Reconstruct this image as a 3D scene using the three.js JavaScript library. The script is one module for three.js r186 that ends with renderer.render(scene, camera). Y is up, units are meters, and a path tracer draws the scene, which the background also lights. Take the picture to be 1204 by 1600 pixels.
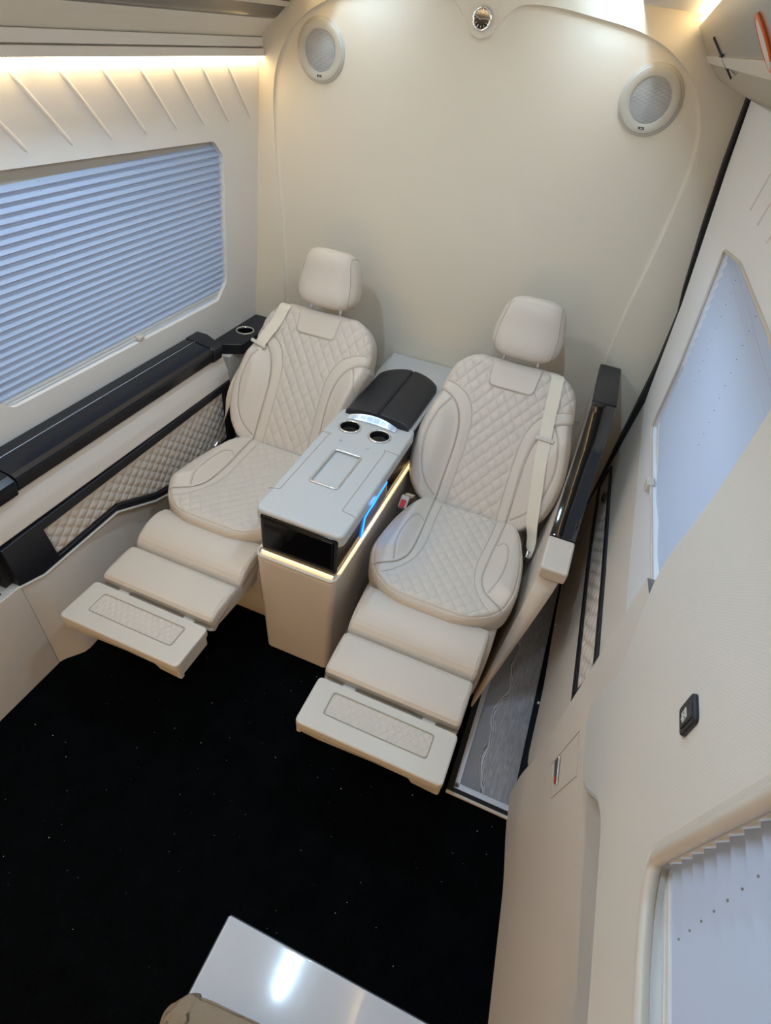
import * as THREE from 'three';
import { RoundedBoxGeometry } from 'three/addons/geometries/RoundedBoxGeometry.js';
import { mergeGeometries, mergeVertices, toCreasedNormals } from 'three/addons/utils/BufferGeometryUtils.js';
import { RectAreaLightUniformsLib } from 'three/addons/lights/RectAreaLightUniformsLib.js';

RectAreaLightUniformsLib.init();
const V = (x, y, z) => new THREE.Vector3(x, y, z);
const scene = new THREE.Scene();

/* ---------- camera, sky, exposure ---------- */
const camera = new THREE.PerspectiveCamera(85.24, 1204 / 1600, 0.02, 50);
{
  const back = V(0.219, 0.662, 0.716).normalize();
  const right = V(0.922, 0.098, -0.373); right.addScaledVector(back, -right.dot(back)).normalize();
  const up = new THREE.Vector3().crossVectors(back, right);
  camera.position.set(0.57, 1.75, 2.2);
  camera.quaternion.setFromRotationMatrix(new THREE.Matrix4().makeBasis(right, up, back));
  camera.updateMatrixWorld();
}
const SKY = new THREE.Color().setRGB(0.62, 0.78, 1.0);
scene.background = SKY;
scene.backgroundIntensity = 1.6;
const renderer = new THREE.WebGLRenderer({ antialias: true });
renderer.toneMapping = THREE.LinearToneMapping;
renderer.toneMappingExposure = 0.92;
renderer.shadowMap.enabled = true;

const COOL = new THREE.Color().setRGB(0.51, 0.75, 1.0);
const WARM = new THREE.Color().setRGB(1.0, 0.66, 0.28);
const LED_BAR = 204;          // ceiling bars, area light strength
const LED_WALL = 22;         // warm strip under the left trim
const LED_FRONT = 36;        // warm strip on the front bulkhead
const LED_COVE = 19;         // warm strips above the overhead lockers

/* ---------- helpers ---------- */
let seed = 20240611;
function rnd() { seed = (seed * 1664525 + 1013904223) >>> 0; return seed / 4294967296; }
const smooth = (a, b, t) => { t = Math.min(1, Math.max(0, (t - a) / (b - a))); return t * t * (3 - 2 * t); };
const names = {};
function numbered(n) { if (!(n in names)) { names[n] = 0; return n; } names[n]++; return n + '_' + String(names[n]).padStart(3, '0'); }
function tag(o, label, category, group) {
  o.userData.label = label; if (category) o.userData.category = category; if (group) o.userData.group = group; return o;
}
function metricUV(g) {
  const p = g.attributes.position, n = g.attributes.normal, a = new Float32Array(p.count * 2);
  for (let i = 0; i < p.count; i++) {
    const x = Math.abs(n.getX(i)), y = Math.abs(n.getY(i)), z = Math.abs(n.getZ(i));
    if (y >= x && y >= z) { a[2 * i] = p.getX(i); a[2 * i + 1] = p.getZ(i); }
    else if (x >= z) { a[2 * i] = p.getZ(i); a[2 * i + 1] = p.getY(i); }
    else { a[2 * i] = p.getX(i); a[2 * i + 1] = p.getY(i); }
  }
  g.setAttribute('uv', new THREE.BufferAttribute(a, 2));
  return g;
}
function mesh(name, geo, mat, parent) {
  if (!geo.attributes.normal) geo.computeVertexNormals();
  metricUV(geo);
  const m = new THREE.Mesh(geo, mat);
  m.name = parent ? name : numbered(name);
  m.castShadow = m.receiveShadow = true;
  (parent || scene).add(m);
  return m;
}
function thing(name, label, category, group) {
  const g = new THREE.Group(); g.name = numbered(name); scene.add(g); tag(g, label, category, group); return g;
}
function struct(name, geo, mat, label) {
  const m = mesh(name, geo, mat); m.userData.kind = 'structure'; if (label) m.userData.label = label; return m;
}
function structGroup(name, label) {
  const g = new THREE.Group(); g.name = name; scene.add(g); g.userData.kind = 'structure'; if (label) g.userData.label = label; return g;
}
function box(x0, x1, y0, y1, z0, z1, r = 0) {
  const w = x1 - x0, h = y1 - y0, d = z1 - z0;
  const g = r > 0 ? new RoundedBoxGeometry(w, h, d, 4, Math.min(r, w / 2.01, h / 2.01, d / 2.01)) : new THREE.BoxGeometry(w, h, d);
  g.translate((x0 + x1) / 2, (y0 + y1) / 2, (z0 + z1) / 2);
  return g;
}
function merge(list) {
  return mergeGeometries(list.map(g => { const q = g.index ? g.toNonIndexed() : g; for (const k of Object.keys(q.attributes)) if (k !== 'position' && k !== 'normal') q.deleteAttribute(k); return q; }));
}
function shapeOf(pts) { const s = new THREE.Shape(); pts.forEach((p, i) => i ? s.lineTo(p[0], p[1]) : s.moveTo(p[0], p[1])); s.closePath(); return s; }
function roundPoly(pts, r, n = 5) {     // polygon with rounded corners
  const out = [], m = pts.length;
  for (let i = 0; i < m; i++) {
    const p = pts[i], a = pts[(i + m - 1) % m], b = pts[(i + 1) % m];
    const rr = Array.isArray(r) ? r[i] : r;
    const va = [a[0] - p[0], a[1] - p[1]], vb = [b[0] - p[0], b[1] - p[1]];
    const la = Math.hypot(...va), lb = Math.hypot(...vb), q = Math.min(rr, la * .45, lb * .45);
    if (q < 1e-5) { out.push(p); continue; }
    const A = [p[0] + va[0] / la * q, p[1] + va[1] / la * q], B = [p[0] + vb[0] / lb * q, p[1] + vb[1] / lb * q];
    for (let k = 0; k <= n; k++) { const t = k / n; out.push([(1 - t) * (1 - t) * A[0] + 2 * t * (1 - t) * p[0] + t * t * B[0], (1 - t) * (1 - t) * A[1] + 2 * t * (1 - t) * p[1] + t * t * B[1]]); }
  }
  return out;
}
function extrude(pts, depth, holes = [], bevel = 0, seg = 3) {   // in XY, from z=-depth to z=0, bevel kept inside the outline
  const s = shapeOf(pts); holes.forEach(h => s.holes.push(shapeOf(h)));
  const g = new THREE.ExtrudeGeometry(s, { depth: depth - 2 * bevel, bevelEnabled: bevel > 0, bevelThickness: bevel, bevelSize: bevel, bevelOffset: -bevel, bevelSegments: seg, steps: 1 });
  g.translate(0, 0, -depth + bevel);
  return g;
}
// a leaning side wall: x = side*(x0 - k*(y-y0)); shape points are (z, y); the extrusion goes outwards, off moves it into the room
function wallMatrix(side, x0, k, y0, off = 0) {
  const n = Math.hypot(1, k);
  const Y = V(-side * k / n, 1 / n, 0), X = V(0, 0, side), Z = new THREE.Vector3().crossVectors(X, Y);
  const m = new THREE.Matrix4().makeBasis(X, Y, Z);
  m.setPosition(V(side * x0, y0, 0).addScaledVector(Z, off));
  return m;
}
function wallPts(side, k, y0, pts) { const n = Math.hypot(1, k); return pts.map(([z, y]) => [side * z, (y - y0) * n]); }
function wallPanel(W, pts, depth, { holes = [], bevel = 0, off = 0 } = {}) {
  const [side, x0, k, y0] = W;
  const g = extrude(wallPts(side, k, y0, pts), depth, holes.map(h => wallPts(side, k, y0, h)), bevel);
  g.applyMatrix4(wallMatrix(side, x0, k, y0, off));
  return g;
}
function wallPoint(W, z, y, off = 0) { const [side, x0, k, y0] = W; const n = Math.hypot(1, k); return V(0, 0, off).applyMatrix4(wallMatrix(side, x0, k, y0)).add(V(-side * k * (y - y0), y - y0, z)); }
function tube(pts, r, seg, closed = false, rad = 6) {
  const c = new THREE.CatmullRomCurve3(pts, closed, 'centripetal');
  return new THREE.TubeGeometry(c, seg || pts.length * 6, r, rad, closed);
}
function polyTube(pts, r, closed = false, rad = 6) {       // straight segments
  const path = new THREE.CurvePath(); const q = closed ? [...pts, pts[0]] : pts;
  const gs = [];
  for (let i = 0; i + 1 < q.length; i++) {
    const d = q[i + 1].clone().sub(q[i]), l = d.length(); if (l < 1e-6) continue;
    const g = new THREE.CapsuleGeometry(r, l, 2, rad); g.applyQuaternion(new THREE.Quaternion().setFromUnitVectors(V(0, 1, 0), d.normalize()));
    g.translate(...q[i].clone().add(q[i + 1]).multiplyScalar(.5).toArray()); gs.push(g);
  }
  return merge(gs);
}
function gridGeo(nu, nv, fn, flip = false) {
  const pos = [], idx = [];
  for (let j = 0; j <= nv; j++) for (let i = 0; i <= nu; i++) { const p = fn(i / nu, j / nv); pos.push(p.x, p.y, p.z); }
  for (let j = 0; j < nv; j++) for (let i = 0; i < nu; i++) {
    const a = j * (nu + 1) + i, b = a + 1, c = a + nu + 1, d = c + 1;
    flip ? idx.push(a, c, b, b, c, d) : idx.push(a, b, c, b, d, c);
  }
  const g = new THREE.BufferGeometry(); g.setAttribute('position', new THREE.Float32BufferAttribute(pos, 3)); g.setIndex(idx); g.computeVertexNormals(); return g;
}
function interp(pts, t) {               // smooth monotone-ish piecewise interpolation, pts sorted by first value
  if (t <= pts[0][0]) return pts[0][1];
  for (let i = 0; i + 1 < pts.length; i++) if (t <= pts[i + 1][0]) {
    const p0 = pts[Math.max(0, i - 1)], p1 = pts[i], p2 = pts[i + 1], p3 = pts[Math.min(pts.length - 1, i + 2)];
    const h = p2[0] - p1[0], f = (t - p1[0]) / h;
    const m1 = (p2[1] - p0[1]) / (p2[0] - p0[0]) * h, m2 = (p3[1] - p1[1]) / (p3[0] - p1[0]) * h;
    const f2 = f * f, f3 = f2 * f;
    return (2 * f3 - 3 * f2 + 1) * p1[1] + (f3 - 2 * f2 + f) * m1 + (-2 * f3 + 3 * f2) * p2[1] + (f3 - f2) * m2;
  }
  return pts[pts.length - 1][1];
}
function inPoly(P, x, y) { let c = false; for (let i = 0, j = P.length - 1; i < P.length; j = i++) { const [xi, yi] = P[i], [xj, yj] = P[j]; if ((yi > y) !== (yj > y) && x < (xj - xi) * (y - yi) / (yj - yi) + xi) c = !c; } return c; }
function distLine(P, x, y, closed = false) {
  let best = 9; const n = P.length - (closed ? 0 : 1);
  for (let i = 0; i < n; i++) { const [ax, ay] = P[i], [bx, by] = P[(i + 1) % P.length]; const dx = bx - ax, dy = by - ay; let t = ((x - ax) * dx + (y - ay) * dy) / (dx * dx + dy * dy); t = Math.max(0, Math.min(1, t)); const d = Math.hypot(x - ax - t * dx, y - ay - t * dy); if (d < best) best = d; }
  return best;
}
function smoothLine(P, n = 40) { const c = new THREE.SplineCurve(P.map(p => new THREE.Vector2(p[0], p[1]))); return c.getPoints(n).map(v => [v.x, v.y]); }

/* ---------- textures ---------- */
function noiseTex(size, fn, repeat, srgb = false) {
  const d = new Uint8Array(size * size * 4);
  for (let y = 0; y < size; y++) for (let x = 0; x < size; x++) { const v = fn(x, y, size); const i = 4 * (y * size + x); d[i] = v[0]; d[i + 1] = v[1]; d[i + 2] = v[2]; d[i + 3] = 255; }
  const t = new THREE.DataTexture(d, size, size); t.wrapS = t.wrapT = THREE.RepeatWrapping; t.magFilter = THREE.LinearFilter; t.minFilter = THREE.LinearMipmapLinearFilter; t.generateMipmaps = true;
  t.repeat.set(repeat, repeat); if (srgb) t.colorSpace = THREE.SRGBColorSpace; t.needsUpdate = true; return t;
}
function lattice(n) { const a = new Float32Array(n * n); for (let i = 0; i < n * n; i++) a[i] = rnd(); return (x, y) => { x = ((x % n) + n) % n; y = ((y % n) + n) % n; const xi = Math.floor(x), yi = Math.floor(y), fx = smooth(0, 1, x - xi), fy = smooth(0, 1, y - yi), X = (xi + 1) % n, Y = (yi + 1) % n; return (a[yi * n + xi] * (1 - fx) + a[yi * n + X] * fx) * (1 - fy) + (a[Y * n + xi] * (1 - fx) + a[Y * n + X] * fx) * fy; }; }
const L64 = lattice(64), L16 = lattice(16), L128 = lattice(128);
const g3 = v => { const k = Math.max(0, Math.min(255, Math.round(v * 255))); return [k, k, k]; };
const grainTex = noiseTex(256, (x, y, s) => g3(.35 * L64(x / s * 64, y / s * 64) + .4 * L128(x / s * 128, y / s * 128) + .25 * L16(x / s * 16, y / s * 16)), 9);
const weaveTex = noiseTex(256, (x, y, s) => g3(.5 + .25 * Math.sin(x / s * Math.PI * 2 * 48) * Math.sin(y / s * Math.PI * 2 * 48) + .3 * (L128(x / s * 128, y / s * 128) - .5)), 5);
const carpetBump = noiseTex(512, (x, y, s) => g3(.6 * rnd() + .4 * L128(x / s * 128, y / s * 128)), 3);
const carpetCol = noiseTex(512, (x, y, s) => { const v = .55 + .7 * (L16(x / s * 16, y / s * 16) - .5) + .9 * (rnd() - .5); return [4 + 9 * v, 7 + 10 * v, 9 + 11 * v].map(q => Math.max(0, Math.round(q))); }, 1.6, true);

/* ---------- materials ---------- */
const col = (r, g, b) => new THREE.Color().setRGB(r, g, b);
const std = (c, roughness, extra = {}) => new THREE.MeshPhysicalMaterial({ color: c, roughness, metalness: 0, ...extra });
const M = {
  leather: std(col(.61, .538, .458), .52, { bumpMap: grainTex, bumpScale: .0004, sheen: .15, sheenRoughness: .6 }),
  quilt: std(col(.60, .532, .458), .58, { bumpMap: grainTex, bumpScale: .0004 }),
  wall: std(col(.71, .655, .545), .62, { bumpMap: weaveTex, bumpScale: .0003 }),
  wallPale: std(col(.77, .74, .70), .62, { bumpMap: weaveTex, bumpScale: .0003 }),
  pillar: std(col(.65, .63, .58), .62, { bumpMap: weaveTex, bumpScale: .0003 }),
  doorPale: std(col(.81, .82, .83), .55),
  lower: std(col(.64, .585, .52), .55, { bumpMap: grainTex, bumpScale: .0003 }),
  ceiling: std(col(.72, .675, .59), .6),
  trim: std(col(.70, .66, .61), .5),
  thread: std(col(.38, .32, .25), .8),
  stitch: std(col(.36, .31, .245), .8),
  plastic: std(col(.60, .55, .48), .35),
  consoleTop: std(col(.50, .505, .50), .38, { bumpMap: grainTex, bumpScale: .0002 }),
  belt: std(col(.72, .655, .53), .7),
  black: std(col(.006, .006, .007), .08, { clearcoat: 1, clearcoatRoughness: .04 }),
  screen: std(col(.004, .004, .005), .10, { specularIntensity: .45 }),
  blackVeneer: std(col(.008, .010, .015), .26, { specularIntensity: .6, clearcoat: .25, clearcoatRoughness: .12 }),
  blackSatin: std(col(.008, .010, .016), .40),
  rubber: std(col(.008, .008, .009), .7),
  lockerFace: std(col(.060, .052, .050), .20, { clearcoat: .6, clearcoatRoughness: .12 }),
  chrome: std(col(.86, .86, .87), .12, { metalness: 1 }),
  silver: std(col(.62, .70, .82), .32, { metalness: .7 }),
  keys: std(col(.50, .58, .72), .4, { metalness: .4 }),
  alu: std(col(.66, .70, .78), .38, { metalness: .35 }),
  white: std(col(.58, .59, .63), .10, { clearcoat: 1, clearcoatRoughness: .03 }),
  carpet: std(col(.6, .65, .7), .98, { specularIntensity: .08, map: carpetCol, bumpMap: carpetBump, bumpScale: .004 }),
  grille: std(col(.62, .63, .62), .5),
  grilleDark: std(col(.22, .22, .215), .7),
  speakerRing: std(col(.52, .50, .43), .45),
  blind: std(col(.47, .535, .665), .95, { transmission: .10, thickness: 0, side: THREE.DoubleSide }),
  rail: std(col(.70, .70, .70), .4),
  headRail: std(col(.42, .39, .34), .7),
  dark: std(col(.004, .004, .004), .6),
  red: std(col(.55, .035, .03), .4),
  orange: std(col(.62, .13, .03), .4),
  tan: std(col(.25, .185, .12), .6, { bumpMap: grainTex, bumpScale: .001 }),
  lint: std(col(.6, .6, .58), .9),
};
const glow = (c, e, base) => new THREE.MeshStandardMaterial({ color: base || col(.8, .8, .8), emissive: c, emissiveIntensity: e, roughness: .5 });

/* =====================================================================
   THE ROOM
   ===================================================================== */
const WL = [-1, .856, .0786, .651];           // left wall plane
const WR = [1, .885, .0914, .75];             // sliding door, upper
const WD = [1, .885, -.069, .75];             // sliding door, lower
const WP = [1, .84, .0914, .75];              // pillar and front right wall, upper

/* floor */
{
  const f = [[-.92, -.05], [.645, -.05], [.645, 1.405], [.95, 1.405], [.95, 3.05], [-.92, 3.05]];
  const g = extrude(f.map(([x, z]) => [x, -z]), .05); g.rotateX(-Math.PI / 2);
  struct('floor', g, M.carpet, 'black carpet floor with stray lint');
  const slab = box(-.95, .98, -.16, -.06, -.1, 3.1);
  struct('floor_base', slab, M.rubber);
  const spec = new THREE.InstancedMesh(new THREE.IcosahedronGeometry(.0011, 0), M.lint, 150);
  const m4 = new THREE.Matrix4();
  for (let i = 0; i < 150; i++) { const s = .35 + rnd() * rnd() * 1.1; m4.makeScale(s * 1.4, s * .6, s); m4.setPosition(-.65 + rnd() * 1.45, .0006, .95 + rnd() * 1.2); spec.setMatrixAt(i, m4); }
  spec.name = 'carpet_lint'; spec.userData = { kind: 'stuff', label: 'tiny white lint specks scattered on the black carpet', category: 'lint' }; scene.add(spec);
}
/* entry step at the sliding door */
const matTex = noiseTex(512, (x, y, s) => {
  const u = x / s, v = y / s;
  const w = .34 + .07 * Math.sin(v * 9) + .05 * Math.sin(v * 23 + 1) + .05 * (L16(u * 16, v * 16) - .5);
  const chk = (Math.sin(x * .5 + y * 1.3) * Math.sin(x * .5 - y * 1.3)) > .05 ? 1 : 0;
  let k = u < w ? .62 + .20 * chk : .72 + .14 * L64(u * 40, v * 40);
  const d = Math.abs(u - w); if (d < .10) k += .30 * Math.sin(d * 190) * (1 - d / .10);
  k += .10 * (rnd() - .5);
  return [k * 232, k * 232, k * 238].map(q => Math.round(Math.max(0, Math.min(255, q))));
}, 1, true);
{
  const t = thing('entry_step', 'grey patterned step mat in an aluminium frame beside the sliding door', 'step');
  const mat = std(col(1, 1, 1), .30, { map: matTex, bumpMap: grainTex, bumpScale: .0006 });
  const g = box(.672, .838, -.03, -.012, .05, 1.375);
  const m = new THREE.Mesh(g, mat); m.name = 'mat'; m.castShadow = m.receiveShadow = true;
  { const p = g.attributes.position, uv = g.attributes.uv; for (let i = 0; i < p.count; i++) uv.setXY(i, (p.getX(i) - .672) / .166, p.getZ(i) / .75); }
  t.add(m);
  mesh('frame', merge([box(.655, .674, -.03, .004, .05, 1.392, .003), box(.655, .835, -.03, .004, 1.373, 1.394, .003)]), M.alu, t);
  mesh('rubber_edge', merge([box(.638, .657, -.03, .006, .05, 1.41, .003), box(.638, .84, -.03, .005, 1.392, 1.408, .003)]), M.rubber, t);
  mesh('front_lip', box(.638, .845, -.03, .008, 1.407, 1.416, .003), M.trim, t).userData.label = 'pale front lip';
  mesh('well_floor', box(.64, .95, -.055, -.03, -.05, 1.41), M.rubber, t);
}
/* back wall */
{
  const out = [[-.95, -.02], [.95, -.02], [.95, 2.05], [-.95, 2.05]];
  const g = extrude(out, .06);
  const w = struct('wall_back', g, M.wall, 'cream padded rear partition wall with raised arched panel');
  const half = [[.70, -.01], [.70, .75], [.703, 1.0], [.722, 1.25], [.730, 1.42], [.727, 1.52], [.705, 1.605], [.648, 1.69], [.56, 1.752], [.458, 1.787], [.32, 1.806], [.22, 1.816], [.13, 1.815], [.085, 1.798], [.05, 1.762], [.03, 1.736], [0, 1.726]];
  const sp = smoothLine(half.slice(1), 90);
  const P = [half[0], ...sp, ...sp.slice(0, -1).reverse().map(([x, y]) => [-x, y]), [-.70, -.01]];
  const p = extrude([[-.945, -.015], [.945, -.015], [.945, 2.04], [-.945, 2.04]], .011, [P.map(([x, y]) => [x, Math.max(y, -.005)])], 0);
  const lip = gridGeo(P.length - 1, 6, (a, b) => {        // soft quarter-round from the recess up to the border
    const i = Math.round(a * (P.length - 1)), q = P[i], q0 = P[Math.max(0, i - 1)], q1 = P[Math.min(P.length - 1, i + 1)];
    let dx = q1[0] - q0[0], dy = q1[1] - q0[1]; const l = Math.hypot(dx, dy) || 1; const nx = -dy / l, ny = dx / l, th = b * Math.PI / 2;
    return V(q[0] + nx * .013 * (1 - Math.sin(th)), q[1] + ny * .013 * (1 - Math.sin(th)), .0112 * (1 - Math.cos(th)));
  });
  p.translate(0, 0, .011);
  mesh('arched_border', p, M.wall, w); mesh('border_lip', lip, M.wall, w);
  const seam = polyTube([V(-.70, .56, .0005), V(.70, .56, .0005)], .0012);
  mesh('seam', seam, M.thread, w);
}
/* left wall with window */
const winL = roundPoly([[1.55, 1.404], [.294, 1.371], [.243, 1.323], [.236, .872], [.300, .810], [1.285, .818], [1.335, .862], [1.62, 1.34]].map(p => p), [.02, .012, .012, .012, .012, .012, .012, .02], 3);
{
  const outer = [[-.02, .60], [3.05, .60], [3.05, 1.70], [-.02, 1.70]];
  const w = struct('wall_left', wallPanel(WL, outer, .045, { holes: [winL] }), M.wallPale, 'pale leather side wall panel with diagonal ribs');
  for (let i = 0; i < 12; i++) {
    const z = .213 + .1405 * i - (i > 6 ? .0 : 0);
    const a = wallPoint(WL, z, 1.583, -.0035), b = wallPoint(WL, z - .152, 1.418, -.0035);
    const d = b.clone().sub(a), l = d.length();
    const g = new THREE.CapsuleGeometry(.0070, l, 4, 14, 20);
    const p = g.attributes.position; for (let k = 0; k < p.count; k++) { const f = smooth(.52, .42, Math.abs(p.getY(k) / l)); p.setX(k, p.getX(k) * (.35 + .65 * f)); p.setZ(k, p.getZ(k) * (.35 + .65 * f)); }
    g.computeVertexNormals();
    g.applyQuaternion(new THREE.Quaternion().setFromUnitVectors(V(0, 1, 0), d.normalize())); g.translate(...a.add(b).multiplyScalar(.5).toArray());
    mesh('rib', g, M.wallPale, w);
  }
  struct('wall_left_outer', merge([box(-1.02, -.92, -.1, .66, -.1, 3.1), box(-1.02, -.87, 1.45, 2.05, -.1, 3.1), box(-1.02, -.92, .6, 1.5, -.1, .12), box(-1.02, -.92, .6, 1.5, 1.75, 3.1)]), M.rubber);
  const fr = structGroup('window_1', 'left side window frame behind the blind');
  mesh('window_frame', wallPanel(WL, [[.16, .76], [1.72, .76], [1.72, 1.45], [.16, 1.45]], .02, { holes: [winL.map(([z, y]) => [.78 + (z - .78) * .97, 1.1 + (y - 1.1) * .96])], off: -.05 }), M.rail, fr);
  const gl = mesh('pane', wallPanel(WL, [[.17, .77], [1.71, .77], [1.71, 1.44], [.17, 1.44]], .004, { off: -.066 }), std(col(.9, .95, 1), .02, { transmission: 1, thickness: 0 }), fr);
}
/* a pleated blind across a wall plane, between heights y0..y1 and depths z0..z1 */
function pleatedBlind(W, poly, y0, y1, pitch, depth, off, label, tabZ, cords, rail) {
  const t = thing('pleated_blind', label, 'blind', 'pleated window blinds');
  const span = y => { let a = 9, b = -9; for (let i = 0; i < poly.length; i++) { const [z0, q0] = poly[i], [z1, q1] = poly[(i + 1) % poly.length]; if ((q0 <= y) !== (q1 <= y)) { const z = z0 + (z1 - z0) * (y - q0) / (q1 - q0); a = Math.min(a, z); b = Math.max(b, z); } } return a < b ? [a + .001, b - .001] : null; };
  const n = Math.round((y1 - y0) / pitch), h = (y1 - y0) / n, nz = 40, pos = [], idx = [], A = [];
  for (let j = 0; j <= 2 * n; j++) A.push([y0 + j * h / 2 + (j % 2 ? -.12 * h : 0), off + (j % 2 ? depth : 0)]);
  // separate vertices per facet so that the folds stay crisp
  for (let j = 0; j < 2 * n; j++) {
    const s0 = span(A[j][0]), s1 = span(A[j + 1][0]); if (!s0 && !s1) continue; const r0 = s0 || s1, r1 = s1 || s0;
    for (let k = 0; k < nz; k++) {
      const f = k / nz, g = (k + 1) / nz, b = pos.length / 3;
      for (const [z, a] of [[r0[0] + (r0[1] - r0[0]) * f, A[j]], [r0[0] + (r0[1] - r0[0]) * g, A[j]], [r1[0] + (r1[1] - r1[0]) * f, A[j + 1]], [r1[0] + (r1[1] - r1[0]) * g, A[j + 1]]]) { const p = wallPoint(W, z, a[0], a[1]); pos.push(p.x, p.y, p.z); }
      idx.push(b, b + 1, b + 2, b + 1, b + 3, b + 2);
    }
  }
  const g = new THREE.BufferGeometry(); g.setAttribute('position', new THREE.Float32BufferAttribute(pos, 3)); g.setIndex(idx); g.computeVertexNormals();
  mesh('pleated_fabric', g, M.blind, t);
  const bar = (ya, yb, o, d) => { const s0 = span(ya) || span(yb), s1 = span(yb) || s0; return wallPanel(W, [[s0[0], ya], [s0[1], ya], [s1[1], yb], [s1[0], yb]], d, { bevel: .001, off: o }); };
  mesh('bottom_rail', bar(y0 - .012, y0 - .002, off + depth * .8, .012), M.rail, t);
  mesh('bottom_rail', bar(y0 - .022, y0 - .014, off + depth * .8, .012), M.rail, t);
  if (rail) mesh('head_rail', wallPanel(W, rail, .010, { off: off + .002 }), M.headRail, t);
  for (const z of cords) for (let j = Math.max(0, n - 12); j < n; j++) {
    const hole = new THREE.SphereGeometry(.0012, 6, 4); const p = wallPoint(W, z, y0 + (j + .70) * h, off + depth * .50); hole.translate(p.x, p.y, p.z); mesh('cord_eyelet', hole, M.grilleDark, t);
  }
  if (tabZ !== null) mesh('pull_tab', wallPanel(W, roundPoly([[tabZ - .013, y0 - .024], [tabZ + .013, y0 - .024], [tabZ + .013, y0 - .009], [tabZ - .013, y0 - .009]], .006), .02, { bevel: .004, off: off + depth + .016 }), M.plastic, t);
  return t;
}
pleatedBlind(WL, winL, .842, 1.357, .0228, .013, -.024, 'blue-grey pleated blind in the left window behind the dark ledge', .76, [1.02, .64], [[.27, 1.350], [1.60, 1.350], [1.55, 1.398], [.30, 1.366]]);

/* sliding door on the right */
const winD = roundPoly([[.602, 1.418], [.60, 1.39], [.575, 1.12], [.53, 1.0], [.485, .879], [.53, .872], [1.40, .965], [1.50, 1.10], [1.50, 1.46], [1.30, 1.468], [.86, 1.455]], .006, 3);
{
  const d = structGroup('door_1', 'pale sliding door panel with window opening');
  const up = [[.055, .62], [1.62, .62], [1.62, 1.71], [.075, 1.71], [.075, 1.50], [.13, 1.15], [.06, .80]];
  mesh('upper_panel', wallPanel(WR, roundPoly(up, .01), .04, { holes: [winD], bevel: .003 }), M.doorPale, d);
  // window rim standing a little proud
  const rim = winD.map(([z, y]) => wallPoint(WR, z, y, .001));
  mesh('window_rim', tube(rim, .0035, 160, true), M.plastic, d);
  for (let i = 0; i < 6; i++) {
    const z = .86 + .14 * i; const a = wallPoint(WR, z, 1.66, .0004), b = wallPoint(WR, z - .12, 1.53, .0004);
    mesh('rib', polyTube([a, b], .003), M.doorPale, d);
  }
  const low = [[.05, .02], [.60, .05], [1.0, .10], [1.26, .085], [1.325, .14], [1.335, .26], [1.34, .66], [1.40, .75], [.05, .75]];
  mesh('lower_panel', wallPanel(WD, roundPoly(low, [.01, .05, .08, .05, .05, .02, .02, .02, .01]), .05, { bevel: .006 }), M.lower, d);
  mesh('door_seal', box(.862, .90, -.05, .20, .03, 1.40), M.rubber, d);
  const fo = [[.10, .44], [.12, .48], [.584, .537], [.868, .571], [1.276, .610], [1.266, .455], [.687, .384], [.376, .359], [.10, .345]];
  const fi = [[.12, .452], [.15, .472], [.586, .521], [.868, .555], [1.252, .592], [1.245, .472], [.69, .402], [.376, .377], [.12, .365]];
  mesh('trim_frame', wallPanel(WD, fo, .012, { holes: [fi], bevel: .002, off: .0075 }), M.blackSatin, d);
  mesh('chrome_line', polyTube([[1.270, .453], [.687, .381], [.376, .356], [.10, .342]].map(([z, y]) => wallPoint(WD, z, y, .004)), .0018), M.chrome, d);
  quiltPatch(d, WD, fi, .050, .000, .0065);
  const latch = new THREE.SphereGeometry(.02, 20, 12); latch.scale(.45, 1, 1.2); const lp = wallPoint(WD, .34, .47, .012); latch.translate(lp.x, lp.y, lp.z);
  mesh('lock_knob', latch, M.black, d);
  for (const [z, y] of [[.70, .12], [1.05, .11]]) { const s = new THREE.SphereGeometry(.005, 10, 8); const p = wallPoint(WD, z, y - .02, .002); s.translate(p.x, p.y, p.z); mesh('clip', s, M.plastic, d); }
  struct('wall_right_outer', merge([box(.965, 1.08, -.1, .9, -.1, 3.1), box(.93, 1.08, 1.47, 2.05, -.1, 3.1), box(.965, 1.08, .8, 1.5, -.1, .45), box(.965, 1.08, .8, 1.5, 1.52, 1.88), box(.965, 1.08, .8, 1.5, 2.65, 3.1)]), M.rubber);
  // dark seal between the door and the back wall
  const seal = [[.79, 1.70], [.802, 1.70], [.815, 1.52], [.838, 1.35], [.868, 1.16], [.89, 1.10], [.905, .90], [.90, .70], [.885, .50], [.87, .2], [.865, -.01], [.845, -.01], [.848, .2], [.856, .5], [.862, .7], [.868, .9], [.862, 1.08], [.846, 1.16], [.820, 1.35], [.802, 1.52]];
  const s = extrude(seal, .05, [], .004); s.translate(0, 0, .058);
  struct('trim_1', s, M.rubber, 'black rubber seal between door and rear wall');
}
pleatedBlind(WR, winD, .905, 1.4665, .0255, .0058, -.016, 'blue-grey pleated blind in the right sliding door window', null, [.80, 1.10], null);
{ // its vertical guide rails and pull tab at the lower edge
  const t = scene.children[scene.children.length - 1];
  mesh('pull_tab', wallPanel(WR, roundPoly([[.83, .885], [.865, .885], [.865, .915], [.83, .915]], .006), .02, { bevel: .004, off: .014 }), M.plastic, t);
}

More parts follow.
